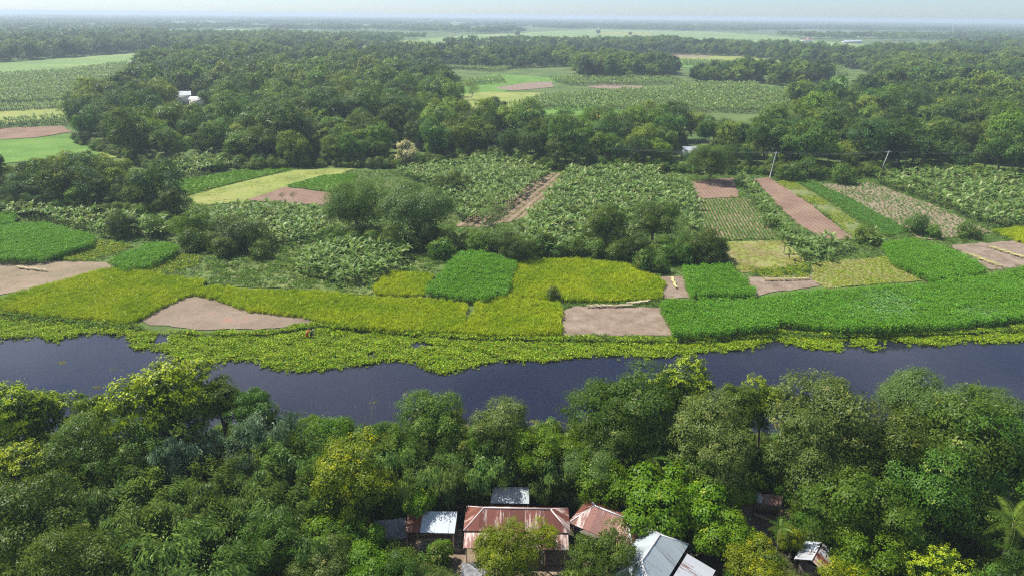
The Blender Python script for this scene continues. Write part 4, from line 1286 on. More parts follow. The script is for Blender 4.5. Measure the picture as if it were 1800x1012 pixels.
for x, y, r_, z in [(70, 845, 60, 6.6), (180, 868, 60, 6.2), (262, 885, 64, 6.2), (362, 858, 60, 6.2), (452, 838, 55, 6.2), (520, 805, 52, 6.4), (300, 955, 68, 6.2), (422, 935, 66, 6.2), (375, 1005, 70, 6.4),
                    (235, 1010, 66, 6.4), (505, 893, 58, 6), (545, 955, 52, 5.6), (690, 800, 48, 6.2), (742, 815, 50, 5.6), (835, 822, 46, 5), (885, 812, 42, 5), (780, 832, 42, 5), (700, 845, 42, 5),
                    (985, 815, 46, 5.4), (958, 845, 36, 3.6), (120, 920, 58, 6), (440, 885, 52, 6), (560, 865, 46, 6), (180, 950, 60, 6), (655, 850, 40, 5), (330, 905, 55, 6)]:
    put('bamboo%d' % (int(x) % 3), x, y, r_, z)
for x, y, r_, z in [(470, 742, 56, 7.5), (330, 785, 52, 6.6), (430, 795, 44, 6)]:
    put('bamboo%d' % (int(x) % 3), x, y, r_, z, 'bamboo_grey', GB)
for i, (x, y, r_, z) in enumerate([(1150, 888, 60, 3.6), (1226, 905, 54, 3.4), (1290, 872, 34, 3.2), (1195, 842, 48, 4), (1270, 948, 44, 2.6), (640, 965, 45, 2.6), (570, 965, 48, 3.4), (742, 885, 30, 3.4), (775, 968, 18, 1.2)]):
    put('vine%d' % (i % 2), x, y, r_, z)

# beyond the river
put('feather0', 735, 378, 68, 7, label='broad feathery tree behind the square jute plot')
put('feather1', 628, 366, 58, 6.6, 'feather', M['forest'], label='tall dark feathery tree left of the broad feathery tree', bark=M['palebark'])
put('cream0', 715, 270, 19, 5.6, label='cream flowering tree at the front of the wood')
put('sparse0', 828, 157, 17, 7.5, None, M['yellow'], label='thin yellowish lone tree in the middle clearing')
for kd, x, y, r_, z, lk, mt in [
    ('mango0', 1066, 395, 42, 6.4, None, None), ('mango1', 1150, 388, 42, 7, None, None), ('mango2', 1112, 432, 32, 3.6, None, None), ('mango0', 1242, 436, 38, 3.6, None, None), ('sparse0', 1195, 420, 28, 4.5, None, None),
    ('sparse0', 870, 385, 34, 5.5, None, None), ('mango1', 425, 412, 50, 3.8, 'olive', M['feather']), ('mango2', 335, 393, 38, 4.6, None, M['bright']), ('mango0', 212, 398, 28, 3, None, None), ('bright0', 150, 345, 26, 4.5, None, None),
    ('mango0', 985, 262, 28, 7.5, None, None), ('feather0', 800, 248, 40, 6, None, M['yellow']), ('mango1', 868, 187, 22, 6, None, None), ('mango2', 1420, 215, 24, 4, None, M['vine']), ('bright0', 435, 255, 30, 6, None, None),
    ('bright0', 520, 270, 22, 4.6, None, None), ('deep0', 790, 322, 30, 3, None, None), ('mango1', 910, 440, 34, 2.8, None, None), ('mango2', 1190, 440, 26, 3, None, None), ('mango0', 1068, 235, 36, 8, None, None),
    ('feather1', 1250, 285, 40, 7, None, M['forest']), ('deep1', 300, 355, 26, 4.5, None, None), ('mango0', 690, 425, 30, 2.5, None, None), ('mango1', 885, 425, 25, 2.5, None, None)]:
    put(kd, x, y, r_, z, lk, mt)
for x, y, r_, z in [(972, 519, 15, 1.1), (1612, 402, 24, 1.4), (1520, 418, 22, 1.2), (1135, 466, 24, 1.6), (1700, 410, 20, 1.2), (1640, 412, 16, 1), (955, 432, 26, 1.8), (1010, 440, 22, 1.5), (1160, 470, 18, 1.2), (840, 435, 24, 1.6),
                    (775, 445, 26, 1.6), (395, 440, 24, 1.6), (460, 445, 20, 1.4), (1050, 442, 20, 1.4), (1265, 445, 18, 1.4), (340, 430, 26, 1.6), (270, 405, 24, 1.6), (1385, 310, 24, 1.6), (1480, 315, 26, 1.6), (1420, 305, 26, 1.6)]:
    put('shrub%d' % (int(x) % 2), x, y, r_, z)

# ---- the woods: the trees that show largest one by one, the rest as one mass
WOODS = [
    (9.0, 1.15, [(125, 222), (170, 195), (235, 152), (260, 112), (480, 100), (760, 122), (792, 182), (832, 226), (850, 275), (700, 290), (560, 286), (420, 290), (330, 285), (280, 296), (200, 268), (150, 246)]),
    (8.4, 1.05, [(832, 236), (920, 246), (1000, 240), (1080, 252), (1120, 236), (1200, 240), (1290, 258), (1330, 272), (1330, 298), (1100, 296), (980, 295), (850, 275)]),
    (9.0, 1.15, [(1335, 262), (1450, 240), (1345, 222), (1400, 195), (1500, 172), (1560, 140), (1800, 104), (2000, 95), (2000, 335), (1800, 318), (1640, 300), (1500, 305), (1335, 298)]),
    (6.6, 0.82, [(-80, 316), (60, 320), (200, 322), (262, 342), (290, 374), (215, 378), (100, 372), (-80, 366)]),
    (9.5, 1.15, [(-150, 84), (100, 76), (230, 66), (400, 70), (470, 76), (300, 92), (240, 92), (100, 104), (-150, 118)]),
    (9.5, 1.15, [(470, 66), (600, 76), (640, 95), (480, 100), (320, 98), (400, 82)]),
    (9.0, 1.1, [(640, 104), (660, 92), (840, 102), (1000, 106), (1010, 118), (850, 122), (700, 116)]),
    (8.4, 1.1, [(1000, 112), (1100, 116), (1180, 126), (1190, 134), (1100, 140), (1020, 140)]),
    (8.0, 1.1, [(1215, 138), (1335, 136), (1340, 146), (1216, 148)]),
    (8.0, 1.1, [(1345, 136), (1400, 132), (1458, 150), (1380, 156), (1350, 150)]),
    (9.5, 1.1, [(860, 84), (1000, 84), (1100, 84), (1300, 92), (1480, 100), (1560, 112), (1500, 122), (1420, 116), (1380, 108), (1300, 100), (1000, 92)]),
    (9.5, 1.15, [(1500, 122), (1480, 108), (1560, 96), (1800, 78), (2050, 72), (2050, 98), (1800, 104), (1560, 140)]),
    (7.6, 0.95, [(420, 262), (560, 262), (700, 270), (840, 262), (850, 276), (700, 291), (430, 292)]),
]
wp_plain = [(1560, 96), (1640, 90), (1720, 92), (1650, 99)]
wp_strip = [(520, 128), (600, 124), (640, 132), (560, 138)]
HOLES = [[(296, 174), (365, 172), (378, 208), (306, 210)], wp_plain, wp_strip, [(1180, 262), (1250, 262), (1260, 290), (1180, 292)], [(1285, 245), (1310, 243), (1330, 256), (1300, 262)], [(678, 266), (752, 266), (758, 305), (676, 305)],
         [(1375, 205), (1450, 205), (1450, 235), (1375, 240)]]
rgT = np.random.default_rng(99)
pts = []
for i, (sp, sz, pl) in enumerate(WOODS):
    P = fill(wpoly(pl), sp, sp, 0.3 * i, 0.42, 130 + i)
    s = sz * (0.5 + 0.95 * rgT.random(len(P)) ** 1.8)
    pts.append(np.column_stack([P, s]))
pts = np.concatenate(pts)
for h in HOLES:
    pts = pts[~inside(pts[:, :2], wpoly(h))]
low = inside(pts[:, :2], wpoly([(292, 200), (375, 200), (395, 246), (300, 250)])) | inside(pts[:, :2], wpoly([(1175, 285), (1250, 285), (1260, 300), (1180, 300)]))
pts[low, 2] = np.minimum(pts[low, 2], 0.6)      # low trees in front of the farmhouse and the cottage
dist = np.hypot(pts[:, 0], pts[:, 1])
pq = proj(np.column_stack([pts[:, :2], np.full(len(pts), 6.0)]))
vis = (pq[:, 0] > -20) & (pq[:, 0] < 1820)
score = pts[:, 2] / dist * np.where(vis, 1, 0.2)
order = np.argsort(-score)
pts, dist = pts[order], dist[order]
ntree = sum(1 for o in bpy.data.objects if o.get('category') == 'tree')
NI = max(0, 298 - ntree)
MATS = ['mango', 'forest_dark', 'forest', 'forest', 'forest_dark', 'forest_pale', 'bright', 'forest', 'mango', 'forest_pale']
LK = {'forest_dark': 'blackish green woodland tree', 'forest_pale': 'pale green woodland tree', 'mango': 'dark green woodland tree', 'forest': 'mid green woodland tree', 'deep': 'deep green woodland tree', 'feather': 'pale woodland tree', 'bright': 'fresh green woodland tree', 'olive': 'olive woodland tree'}
for x, y, s in pts[:NI]:
    k = MID[int(rgT.integers(5))]
    mt = MATS[int(rgT.integers(len(MATS)))]
    r = thing('woodland_tree', None, 'tree', (x, y, 0), rgT.random() * 6.28, 'trees')
    zc = k.hc * s * (0.9 + 0.3 * rgT.random())
    link('crown', k.crown, r, (0, 0, zc), (0, 0, 0), (s, s, s * (0.9 + 0.3 * rgT.random())), M[mt])
    link('trunk', k.trunk, r, (0, 0, 0), (0, 0, 0), (s, s, zc / k.hc))
    q = proj(np.array([x, y, zc]))
    tree_todo.append((r, ('tall ' if s > 1.0 else 'small ' if s < 0.75 else '') + LK[mt], q))

TONES = [M['forest'], M['forest_dark'], M['forest_pale']]
WOODP = [proto(joined(k, 'wood_mid', m_)) for m_ in TONES for k in MID] + [proto(joined(k, 'wood_far', m_)) for m_ in TONES for k in FAR]
rp, rd = pts[NI:], dist[NI:]
tone = np.sin(rp[:, 0] * 0.031 + 2 * np.sin(rp[:, 1] * 0.017)) * np.sin(rp[:, 1] * 0.027 + 1.5 * np.sin(rp[:, 0] * 0.013)) + rgT.normal(size=len(rp)) * 0.55
tone = np.where(tone > 0.34, 2, np.where(tone < -0.3, 1, 0))
idx = 5 * tone + rgT.integers(0, 5, len(rp)) + np.where(rd < 480, 0, 15)
scl = np.column_stack([rp[:, 2], rp[:, 2], rp[:, 2] * (0.85 + 0.4 * rgT.random(len(rp)))])
scatter('woodland', WOODP, rp[:, :2], rgT.random(len(rp)) * 6.28, scl, 'dense mass of woodland trees farther back', 'woodland', idx=idx)

# scrub filling the feet of the woods and the near bank
shp = [proto(joined(K['shrub0'], 'shrub_plant')), proto(joined(K['shrub1'], 'shrub_plant'))]
P = []
for pl, sp in [([(140, 240), (280, 292), (420, 286), (560, 282), (700, 286), (850, 272), (980, 293), (1100, 293), (1330, 296), (1500, 303), (1640, 298), (1820, 316), (1820, 326), (1640, 310), (1500, 314), (1330, 308), (1100, 304), (980, 303), (850, 284), (700, 298), (560, 294), (420, 300), (280, 306), (130, 252)], 2.6),
               ([(-60, 360), (100, 366), (215, 374), (290, 372), (300, 400), (215, 392), (100, 384), (-60, 376)], 2.6),
               ([(560, 425), (700, 420), (860, 430), (930, 440), (1060, 445), (1180, 440), (1270, 445), (1270, 455), (1180, 468), (1110, 462), (930, 452), (840, 440), (780, 448), (700, 440), (580, 436)], 2.4),
               ([(320, 425), (420, 430), (480, 430), (470, 445), (400, 450), (340, 445)], 2.4)]:
    P.append(fill(wpoly(pl), sp, sp, 0.4, 0.45, 170))
P = np.concatenate(P)
scatter('scrub', shp, P, rgT.random(len(P)) * 6.28, 0.35 + 0.75 * rgT.random(len(P)) ** 1.5, 'scrub along the feet of the woods beyond the river', 'scrub')
nbp = np.array([(-75, 46), (75, 46)] + [(x, y - 0.5) for x, y in nb if abs(x) < 90])
P = fill(nbp, 1.9, 1.9, 0.2, 0.45, 180)
for h in YARDS:
    P = P[~inside(P, wpoly(h))]
ex = [((-7, 55), (8, 67)), ((4, 54), (15, 64)), ((8, 48), (23, 61)), ((-13, 58), (-5, 64)), ((28, 52), (35, 59))]
for (x0, y0), (x1, y1) in ex:
    P = P[~((P[:, 0] > x0) & (P[:, 0] < x1) & (P[:, 1] > y0) & (P[:, 1] < y1))]
scatter('undergrowth', shp, P, rgT.random(len(P)) * 6.28, 0.35 + 0.5 * rgT.random(len(P)), 'leafy undergrowth under the near bank trees', 'undergrowth')

# ---- the hazy distance: knots of far trees with open fields between them
PAT = [proto(patch_mesh(600 + i)) for i in range(4)]
P = []
for d0, d1, step in [(1250, 2600, 62), (2600, 5200, 95), (5200, 11500, 170)]:
    gx, gy = np.meshgrid(np.arange(-d1, d1, step), np.arange(d0 * 0.5, d1, step))
    g = np.stack([gx.ravel(), gy.ravel()], 1) + (rgT.random((gx.size, 2)) - 0.5) * step * 0.8
    dd = np.hypot(g[:, 0], g[:, 1])
    g = g[(dd > d0) & (dd <= d1) & (np.abs(g[:, 0]) < 0.95 * g[:, 1])]
    f = np.sin(g[:, 0] * 0.0041 + 1.3 * np.sin(g[:, 1] * 0.0013)) + np.sin(g[:, 1] * 0.0052 + 1.7 * np.sin(g[:, 0] * 0.0019) + 1.1) + rgT.normal(size=len(g)) * 0.35
    P.append(g[f > (0.05 if d0 < 5000 else -0.5)])
P = np.concatenate(P)
q = proj(np.column_stack([P, np.zeros(len(P))]))
for pl in [[(600, 86), (690, 72), (860, 60), (1050, 52), (1250, 56), (1400, 66), (1420, 74), (1180, 82), (900, 82), (720, 90)], [(-100, 62), (120, 54), (330, 50), (300, 55), (100, 62), (-100, 70)], [(1380, 62), (1600, 60), (1800, 58), (1900, 62), (1640, 66), (1420, 67)], [(420, 46), (620, 44), (760, 46), (640, 50), (450, 51)], [(1330, 70), (1430, 72), (1540, 80), (1480, 90), (1390, 86)], [(240, 58), (420, 51), (560, 56), (450, 62), (260, 66)]]:
    P = P[~inside(P, wpoly(pl))]
scatter('distant_woodland', PAT, P, rgT.random(len(P)) * 6.28, 0.9 + 0.5 * rgT.random(len(P)), 'hazy woodland stretching away to the horizon', 'woodland')
# lone trees out on the far plain
for x, y, r_, lab in [(910, 66, 5.5, 'lone round tree in the middle of the far plain'), (1052, 62, 4.5, 'lone tree beside the far mast'), (1108, 64, 3.5, 'small lone tree right of the far mast'), (1335, 108, 7, 'dark round tree above the two dark tree groups')]:
    g = at(x, y, 0)
    k = FAR[0]
    R = r_ * depth(g) / FOC
    s = R / k.rx
    r = thing('lone_tree', lab, 'tree', (g[0], g[1], 0))
    link('crown', k.crown, r, (0, 0, k.hc * s), (0, 0, 0), (s, s, s), M['mango'])
    link('trunk', k.trunk, r, (0, 0, 0), (0, 0, 0), (s, s, s))

# the two thin saplings on the tilled plot
for x, y, lab in [(497, 356, 'left one of two thin saplings on the tilled plot'), (516, 356, 'right one of two thin saplings on the tilled plot')]:
    g = at(x, y, 0)
    s = 0.3
    r = thing('sapling', lab, 'sapling', (g[0], g[1], 0))
    link('crown', K['sparse0'].crown, r, (0, 0, 2.3), (0, 0, 0), (s, s, s * 0.6), M['mango'])
    link('trunk', K['sparse0'].trunk, r, (0, 0, 0), (0, 0, 0), (s, s, 2.3 / 7))


# ---- palms
def frond_mesh(seed, L=3.6, n=34):
    rg = np.random.default_rng(seed)
    mb = MB()
    u = np.linspace(0, 1, 7)
    pts_ = np.stack([L * u * 0.9, 0 * u, L * (0.45 * u - 0.75 * u ** 2.1)], 1)
    mb.tube(pts_, np.linspace(0.045, 0.01, 7), 4)
    for sd in (-1, 1):
        uu = np.linspace(0.12, 0.98, n)
        P_ = np.stack([np.interp(uu, u, pts_[:, j]) for j in range(3)], 1)
        ln = 0.85 * np.sin(np.pi * (0.12 + 0.8 * uu)) + 0.1
        tip = P_ + np.stack([0.35 * ln, sd * ln * 0.85, -0.4 * ln + rg.normal(size=n) * 0.05], 1)
        wv = np.array([0.035, 0, 0.01])
        md_ = (P_ + tip) / 2 + np.array([0, 0, 0.05])
        V_ = np.stack([P_, md_ - wv, tip, md_ + wv], 1).reshape(-1, 3)
        mb.add(V_, np.arange(n * 4).reshape(-1, 4), rg.random(n))
    return mb.mesh('frond', M['palm'])


FR = [frond_mesh(700 + i) for i in range(2)]


def palm(px, py, ztop, s, label, nfr=13, slim=0.13):
    c = at(px, py, ztop)
    rg = np.random.default_rng(int(px))
    r = thing('palm_tree', label, 'palm', (c[0], c[1], 0), rg.random())
    zz = np.linspace(-0.2, ztop, 7)
    link('trunk', MB().tube(np.stack([0.05 * np.sin(zz), 0.04 * np.cos(zz * 1.3), zz], 1), np.linspace(slim * 1.4, slim, 7), 8).mesh('palm_trunk', M['palebark'], True), r)
    for j in range(nfr):
        link('frond', FR[j % 2], r, (0, 0, ztop), (rg.normal() * 0.2, -0.75 + 1.05 * (j / nfr), j * 2.399), (s * (0.85 + 0.3 * rg.random()),) * 3)
    return r


palm(1782, 918, 7.0, 0.95, 'coconut palm with drooping fronds at the right edge')
palm(1372, 928, 4.6, 0.42, 'slim areca palm on a thin stem by the brown yard', 11, 0.06)
palm(572, 925, 3.2, 0.5, 'low palm with pale fronds left of the black plastic hut', 9, 0.08)
palm(1790, 1005, 3.5, 0.6, 'low palm in the dark corner under the coconut palm', 9, 0.08)
palm(1520, 1015, 2.8, 0.5, 'low palm with yellow fronds at the bottom edge', 9, 0.08)
palm(1148, 805, 6.5, 0.6, 'slender palm rising between the dark mango trees', 10, 0.09)


# ---- dry canes and bare stems standing up from the thickets
def cane(px, py, h, label, mat, n=7, spread=0.9, thick=0.035):
    g = at(px, py, 0)
    rg = np.random.default_rng(int(px))
    r = thing('dry_canes', label, 'canes', (g[0], g[1], 0))
    for j in range(n):
        a = rg.normal(size=2) * spread * 0.5
        e = a + rg.normal(size=2) * spread
        link('cane', MB().tube([(a[0], a[1], -0.1), ((a[0] + e[0]) / 2, (a[1] + e[1]) / 2, h * 0.5), (e[0], e[1], h * (0.75 + 0.3 * rg.random()))], [thick, thick * 0.8, thick * 0.3], 5).mesh('cane', mat), r)
    return r


cane(392, 850, 7.5, 'orange brown dry bamboo stems between two bamboo clumps', M['drystem'], 12, 1.1, 0.06)
cane(640, 790, 6.5, 'orange dry stems beside the fresh green tree', M['drystem'], 5, 0.6)
cane(545, 800, 8.5, 'bare pale stems rising against the river at left', M['palebark'], 6, 1.2)
cane(680, 790, 9.0, 'thin bare stems rising against the river by the dark round tree', M['palebark'], 5, 1.4, 0.03)
cane(790, 900, 9.5, 'upright yellow bamboo stems above the small silver roof', M['culm'], 9, 1.2, 0.045)
cane(1010, 870, 8.5, 'upright yellow bamboo stems right of the small silver roof', M['culm'], 7, 1.0, 0.045)

# ---- labels: what the tree looks like and which one it is, counted from something one can find
buckets = {}
for r, look, q in tree_todo:
    d = [math.hypot(q[0] - mx_, (q[1] - my_) * 1.6) for mx_, my_, _ in MARKS]
    j = int(np.argmin(d))
    buckets.setdefault((look, j), []).append((d[j], r))
for (look, j), lst in buckets.items():
    lst.sort(key=lambda e: e[0])
    for i, (d, r) in enumerate(lst):
        if len(lst) == 1:
            r['label'] = '%s, the one nearest to %s' % (look, MARKS[j][2])
        else:
            r['label'] = '%s, %s nearest to %s' % (look, 'the' if i == 0 else ordinal(i + 1), MARKS[j][2])
        if r.name.split('.')[0] in ('tree', 'mango_tree', 'feathery_tree', 'bamboo_clump', 'vine_mound', 'shrub', 'woodland_tree') and not r.get('category'):
            r['category'] = 'tree'

# ------------------------------------------------------------------ buildings
def V3(*a):
    return np.array(a, float)


def clip_strip(P, lo, hi):
    """Part of a convex 2D polygon with lo <= x <= hi."""
    for sgn, lim in ((1, lo), (-1, -hi)):
        out_ = []
        n = len(P)
        for i in range(n):
            a, b_ = P[i], P[(i + 1) % n]
            da, db = sgn * a[0] - lim, sgn * b_[0] - lim
            if da >= 0:
                out_.append(a)
            if (da >= 0) != (db >= 0):
                out_.append(a + (b_ - a) * da / (da - db))
        P = out_
        if not P:
            return []
    return P


def slab(name, poly2, z0, z1, mat):
    n = len(poly2)
    v = [(x, y, z0) for x, y in poly2] + [(x, y, z1) for x, y in poly2]
    f = [list(range(n))[::-1], list(range(n, 2 * n))] + [[i, (i + 1) % n, n + (i + 1) % n, n + i] for i in range(n)]
    me = bpy.data.meshes.new(name)
    me.from_pydata(v, [], f)
    me.materials.append(mat)
    return me


def roof_plane(roof, pts, mats, wd=0.82, seed=0):
    """Covers one roof slope with overlapping tin sheets, each its own piece; pts[0]-pts[1] is the eave."""
    pts = [np.asarray(p, float) for p in pts]
    u = pts[1] - pts[0]
    u /= np.linalg.norm(u)
    n_ = np.cross(u, pts[-1] - pts[0])
    n_ /= np.linalg.norm(n_)
    if n_[2] < 0:
        n_ = -n_
    v = np.cross(n_, u)
    P2 = [np.array([(p - pts[0]) @ u, (p - pts[0]) @ v]) for p in pts]
    x0, x1 = min(p[0] for p in P2), max(p[0] for p in P2)
    rg = np.random.default_rng(seed)
    k = max(1, round((x1 - x0) / wd))
    st = (x1 - x0) / k
    for i in range(k):
        c = clip_strip(P2, x0 + i * st - 0.03, x0 + (i + 1) * st + 0.03)
        if len(c) < 3:
            continue
        a0 = x0 + i * st
        y0 = min(p[1] for p in c)
        c2 = [(p[0] - a0, p[1] - y0) for p in c]
        mt = mats if not isinstance(mats, (list, tuple)) else mats[int(rg.integers(len(mats)))]
        lift = 0.03 + (0.012 if i % 2 else 0.0) + 0.004 * rg.random()
        me = slab('roof_sheet', c2, 0, 0.018, mt)
        o = link('roof_sheet', me, roof)
        o.matrix_local = Matrix([[u[0], v[0], n_[0], 0], [u[1], v[1], n_[1], 0], [u[2], v[2], n_[2], 0], [0, 0, 0, 1]])
        o.location = pts[0] + u * a0 + v * y0 + n_ * lift
    return P2


def cap(roof, a, b_, mat, r=0.14):
    a, b_ = np.asarray(a, float), np.asarray(b_, float)
    a, b_ = a + V3(0, 0, 0.07), b_ + V3(0, 0, 0.07)
    d = b_ - a
    sd = np.cross(d, V3(0, 0, 1))
    sd /= np.linalg.norm(sd) + 1e-9
    mb = MB()
    V_ = []
    for p in (a, b_):
        V_ += [p - sd * r + V3(0, 0, -0.05), p + V3(0, 0, 0.03), p + sd * r + V3(0, 0, -0.05), p + V3(0, 0, -0.06)]
    mb.add(V_, [(0, 4, 5, 1), (1, 5, 6, 2), (2, 6, 7, 3), (3, 7, 4, 0), (0, 1, 2, 3), (4, 7, 6, 5)])
    return link('ridge_cap', mb.mesh('ridge_cap', mat), roof)


def roof_base(root, polys, name='roof', drop=0.05):
    """The boarding under the sheets, one piece; the sheets and caps are its children."""
    vs, fs = [], []
    for pl in polys:
        b0 = len(vs)
        vs += [tuple(np.asarray(p) - V3(0, 0, drop)) for p in pl]
        fs.append(list(range(b0, b0 + len(pl))))
    me = bpy.data.meshes.new(name)
    me.from_pydata(vs, [], fs)
    me.materials.append(M['wood'])
    return link(name, me, root)


def walls(root, L, W, z, mat, door=True, y0=None):
    t_ = 0.1
    l, w_ = L / 2 - 0.5, W / 2 - 0.45
    for lo, hi in (((-l, -w_, 0), (l, -w_ + t_, z)), ((-l, w_ - t_, 0), (l, w_, z)), ((-l, -w_ + t_, 0), (-l + t_, w_ - t_, z)), ((l - t_, -w_ + t_, 0), (l, w_ - t_, z))):
        link('wall', MB().box(lo, hi).mesh('wall', mat), root)
    if door:
        link('door', MB().box((-0.5, -w_ - 0.05, 0.05), (0.5, -w_ - 0.003, 1.95)).mesh('door', M['wood']), root)
        for sx in (-1, 1):
            link('window', MB().box((sx * l * 0.55 - 0.4, -w_ - 0.04, 0.95), (sx * l * 0.55 + 0.4, -w_ - 0.003, 1.75)).mesh('window', M['navy']), root)


def hip_house(label, x, y, rz, L, W, ez, rzh, inset, mats, capm, wallm, seed, name='house', gable=False):
    root = thing(name, label, 'house', (x, y, 0), rz)
    l, w_ = L / 2, W / 2
    A, B, C_, D = V3(-l, -w_, ez), V3(l, -w_, ez), V3(l, w_, ez), V3(-l, w_, ez)
    R0, R1 = V3(-l + inset, 0, rzh), V3(l - inset, 0, rzh)
    polys = [[A, B, R1, R0], [C_, D, R0, R1]]
    if not gable:
        polys += [[B, C_, R1], [D, A, R0]]
    roof = roof_base(root, polys)
    for i, pl in enumerate(polys):
        roof_plane(roof, pl, mats, seed=seed + i)
    cap(roof, R0, R1, capm)
    if not gable:
        for e, r_ in ((A, R0), (D, R0), (B, R1), (C_, R1)):
            cap(roof, e, r_, capm, 0.11)
    walls(root, L, W, ez - 0.12 + (0.0), wallm)
    return root, roof


def mono(label, pts, mats, wallm, seed, name='shed', split=None):
    """A lean-to: pts = low eave left, low eave right, high right, high left (world)."""
    pts = [np.asarray(p, float) for p in pts]
    o = np.array([pts[0][0], pts[0][1], 0])
    root = thing(name, label, 'shed', tuple(o))
    loc = [p - o for p in pts]
    roof = roof_base(root, [loc])
    if split is None:
        roof_plane(roof, loc, mats, seed=seed)
    else:
        f, m2 = split
        a, b_ = loc[0] + (loc[1] - loc[0]) * f, loc[3] + (loc[2] - loc[3]) * f
        roof_plane(roof, [loc[0], a, b_, loc[3]], m2, seed=seed)
        roof_plane(roof, [a, loc[1], loc[2], b_], mats, seed=seed + 1)
    for i, p in enumerate(loc):
        c = p + (sum(loc) / 4 - p) * 0.06
        link('post', MB().tube([(c[0], c[1], -0.1), (c[0], c[1], c[2] - 0.04)], 0.07, 6).mesh('post', M['wood']), root)
    if wallm is not None:
        a, b_ = loc[3] + (loc[0] - loc[3]) * 0.1, loc[2] + (loc[1] - loc[2]) * 0.1
        mb = MB()
        mb.add([(a[0], a[1], 0), (b_[0], b_[1], 0), (b_[0], b_[1], b_[2] - 0.1), (a[0], a[1], a[2] - 0.1), (a[0], a[1] - 0.06, 0), (b_[0], b_[1] - 0.06, 0), (b_[0], b_[1] - 0.06, b_[2] - 0.1), (a[0], a[1] - 0.06, a[2] - 0.1)],
               [(0, 1, 2, 3), (4, 7, 6, 5), (0, 3, 7, 4), (1, 5, 6, 2), (3, 2, 6, 7), (0, 4, 5, 1)])
        link('wall', mb.mesh('wall', wallm), root)
    return root, roof


# the long house with a rust-red hip roof and a veranda
fl, fr, bl = at(815, 932, 3.0), at(1002, 936, 3.0), at(820, 889, 3.0)
ux = fr - fl
L1 = float(np.linalg.norm(ux))
a1 = math.atan2(ux[1], ux[0])
W1 = float((bl - fl) @ np.array([-math.sin(a1), math.cos(a1), 0]))
c1 = (fl + fr) / 2 + np.array([-math.sin(a1), math.cos(a1), 0]) * W1 / 2
h1, roof1 = hip_house('long house under a rust red tin hip roof with white ridges', c1[0], c1[1], a1, L1, W1, 3.0, 4.5, 2.1, M['tin_red'], M['cap_pink'], M['wall'], 1)
ver = [V3(-L1 / 2 + 0.1, -W1 / 2 - 1.75, 2.2), V3(L1 / 2 - 0.2, -W1 / 2 - 1.75, 2.2), V3(L1 / 2 - 0.2, -W1 / 2 + 0.12, 2.86), V3(-L1 / 2 + 0.1, -W1 / 2 + 0.12, 2.86)]
vroof = roof_base(h1, [ver], 'veranda_roof')
roof_plane(vroof, ver, M['tin_red'], seed=8)
for i in range(6):
    px_ = -L1 / 2 + 0.4 + i * (L1 - 1.0) / 5
    link('post', MB().tube([(px_, -W1 / 2 - 1.6, -0.1), (px_, -W1 / 2 - 1.6, 2.2)], 0.07, 6).mesh('post', M['wood']), h1)
link('plinth', MB().box((-L1 / 2 + 0.3, -W1 / 2 - 1.65, -0.1), (L1 / 2 - 0.3, W1 / 2 - 0.3, 0.25)).mesh('plinth', M['yard']), h1)
# the smaller rust-red hip roof
r0, r1 = at(1046, 888, 4.3), at(1102, 911, 4.3)
d3 = r1 - r0
c3 = (r0 + r1) / 2
hip_house('smaller house under a rust red hip roof beside the vine mound', c3[0], c3[1], math.atan2(d3[1], d3[0]), float(np.linalg.norm(d3)) + 3.9, 5.0, 2.8, 4.3, 1.95, [M['tin_red'], M['tin_red'], M['tin_rust']], M['cap'], M['wall'], 20)
# the grey hip roof at the bottom edge
r0, r1 = at(1160, 939, 4.7), at(1128, 985, 4.7)
d4 = r0 - r1
c4 = (r0 + r1) / 2
a4 = math.atan2(d4[1], d4[0])
hip_house('house under a silver grey tin hip roof at the bottom edge', c4[0], c4[1], a4, float(np.linalg.norm(d4)) + 4.6, 4.9, 3.0, 4.7, 2.3, M['tin_grey'], M['cap'], M['wall'], 30)
e1, e2 = np.array([math.cos(a4), math.sin(a4), 0]), np.array([math.sin(a4), -math.cos(a4), 0])
hb = c4 + e1 * 3.4 + e2 * 2.75
hb[2] = 2.75
P4 = [hb + e2 * 3.1 - e1 * 7 + V3(0, 0, -0.55), hb + e2 * 3.1 + V3(0, 0, -0.55), hb, hb - e1 * 7]
mono('low shed of patched silver and rusty tin against the grey roof', P4, M['tin_patchy'], None, 41)
hb2 = hb + e2 * 3.25 + V3(0, 0, -0.75)
mono('rust red lean-to strip right of the patched tin shed', [hb2 + e2 * 1.5 - e1 * 7.4 + V3(0, 0, -0.3), hb2 + e2 * 1.5 - e1 * 0.5 + V3(0, 0, -0.3), hb2 - e1 * 0.5, hb2 - e1 * 7.4], M['tin_red'], None, 44)
# bright shed and the small silver roof
mono('shed with a bright sloping tin roof and a rusty end', [at(712, 935, 2.2), at(799, 937, 2.2), at(804, 899, 3.0), at(718, 898, 3.0)], [M['tin_white']], M['wall'], 50, split=(0.3, M['tin_rust']))
mono('small silver tin roof behind the long red roof', [at(862, 884, 2.4), at(930, 885, 2.4), at(930, 856, 3.0), at(868, 856, 3.0)], M['tin_grey'], M['wall'], 54)
# small gable house, right
r0, r1 = at(1442, 956, 3.2), at(1428, 981, 3.2)
d7 = r0 - r1
c7 = (r0 + r1) / 2
hip_house('small gabled hut with a red and white tin roof in the yellow green trees', c7[0], c7[1], math.atan2(d7[1], d7[0]), 3.4, 3.2, 2.4, 3.2, 0.0, [M['tin_red'], M['tin_white'], M['tin_patchy']], M['cap'], M['wall'], 60, name='hut', gable=True)
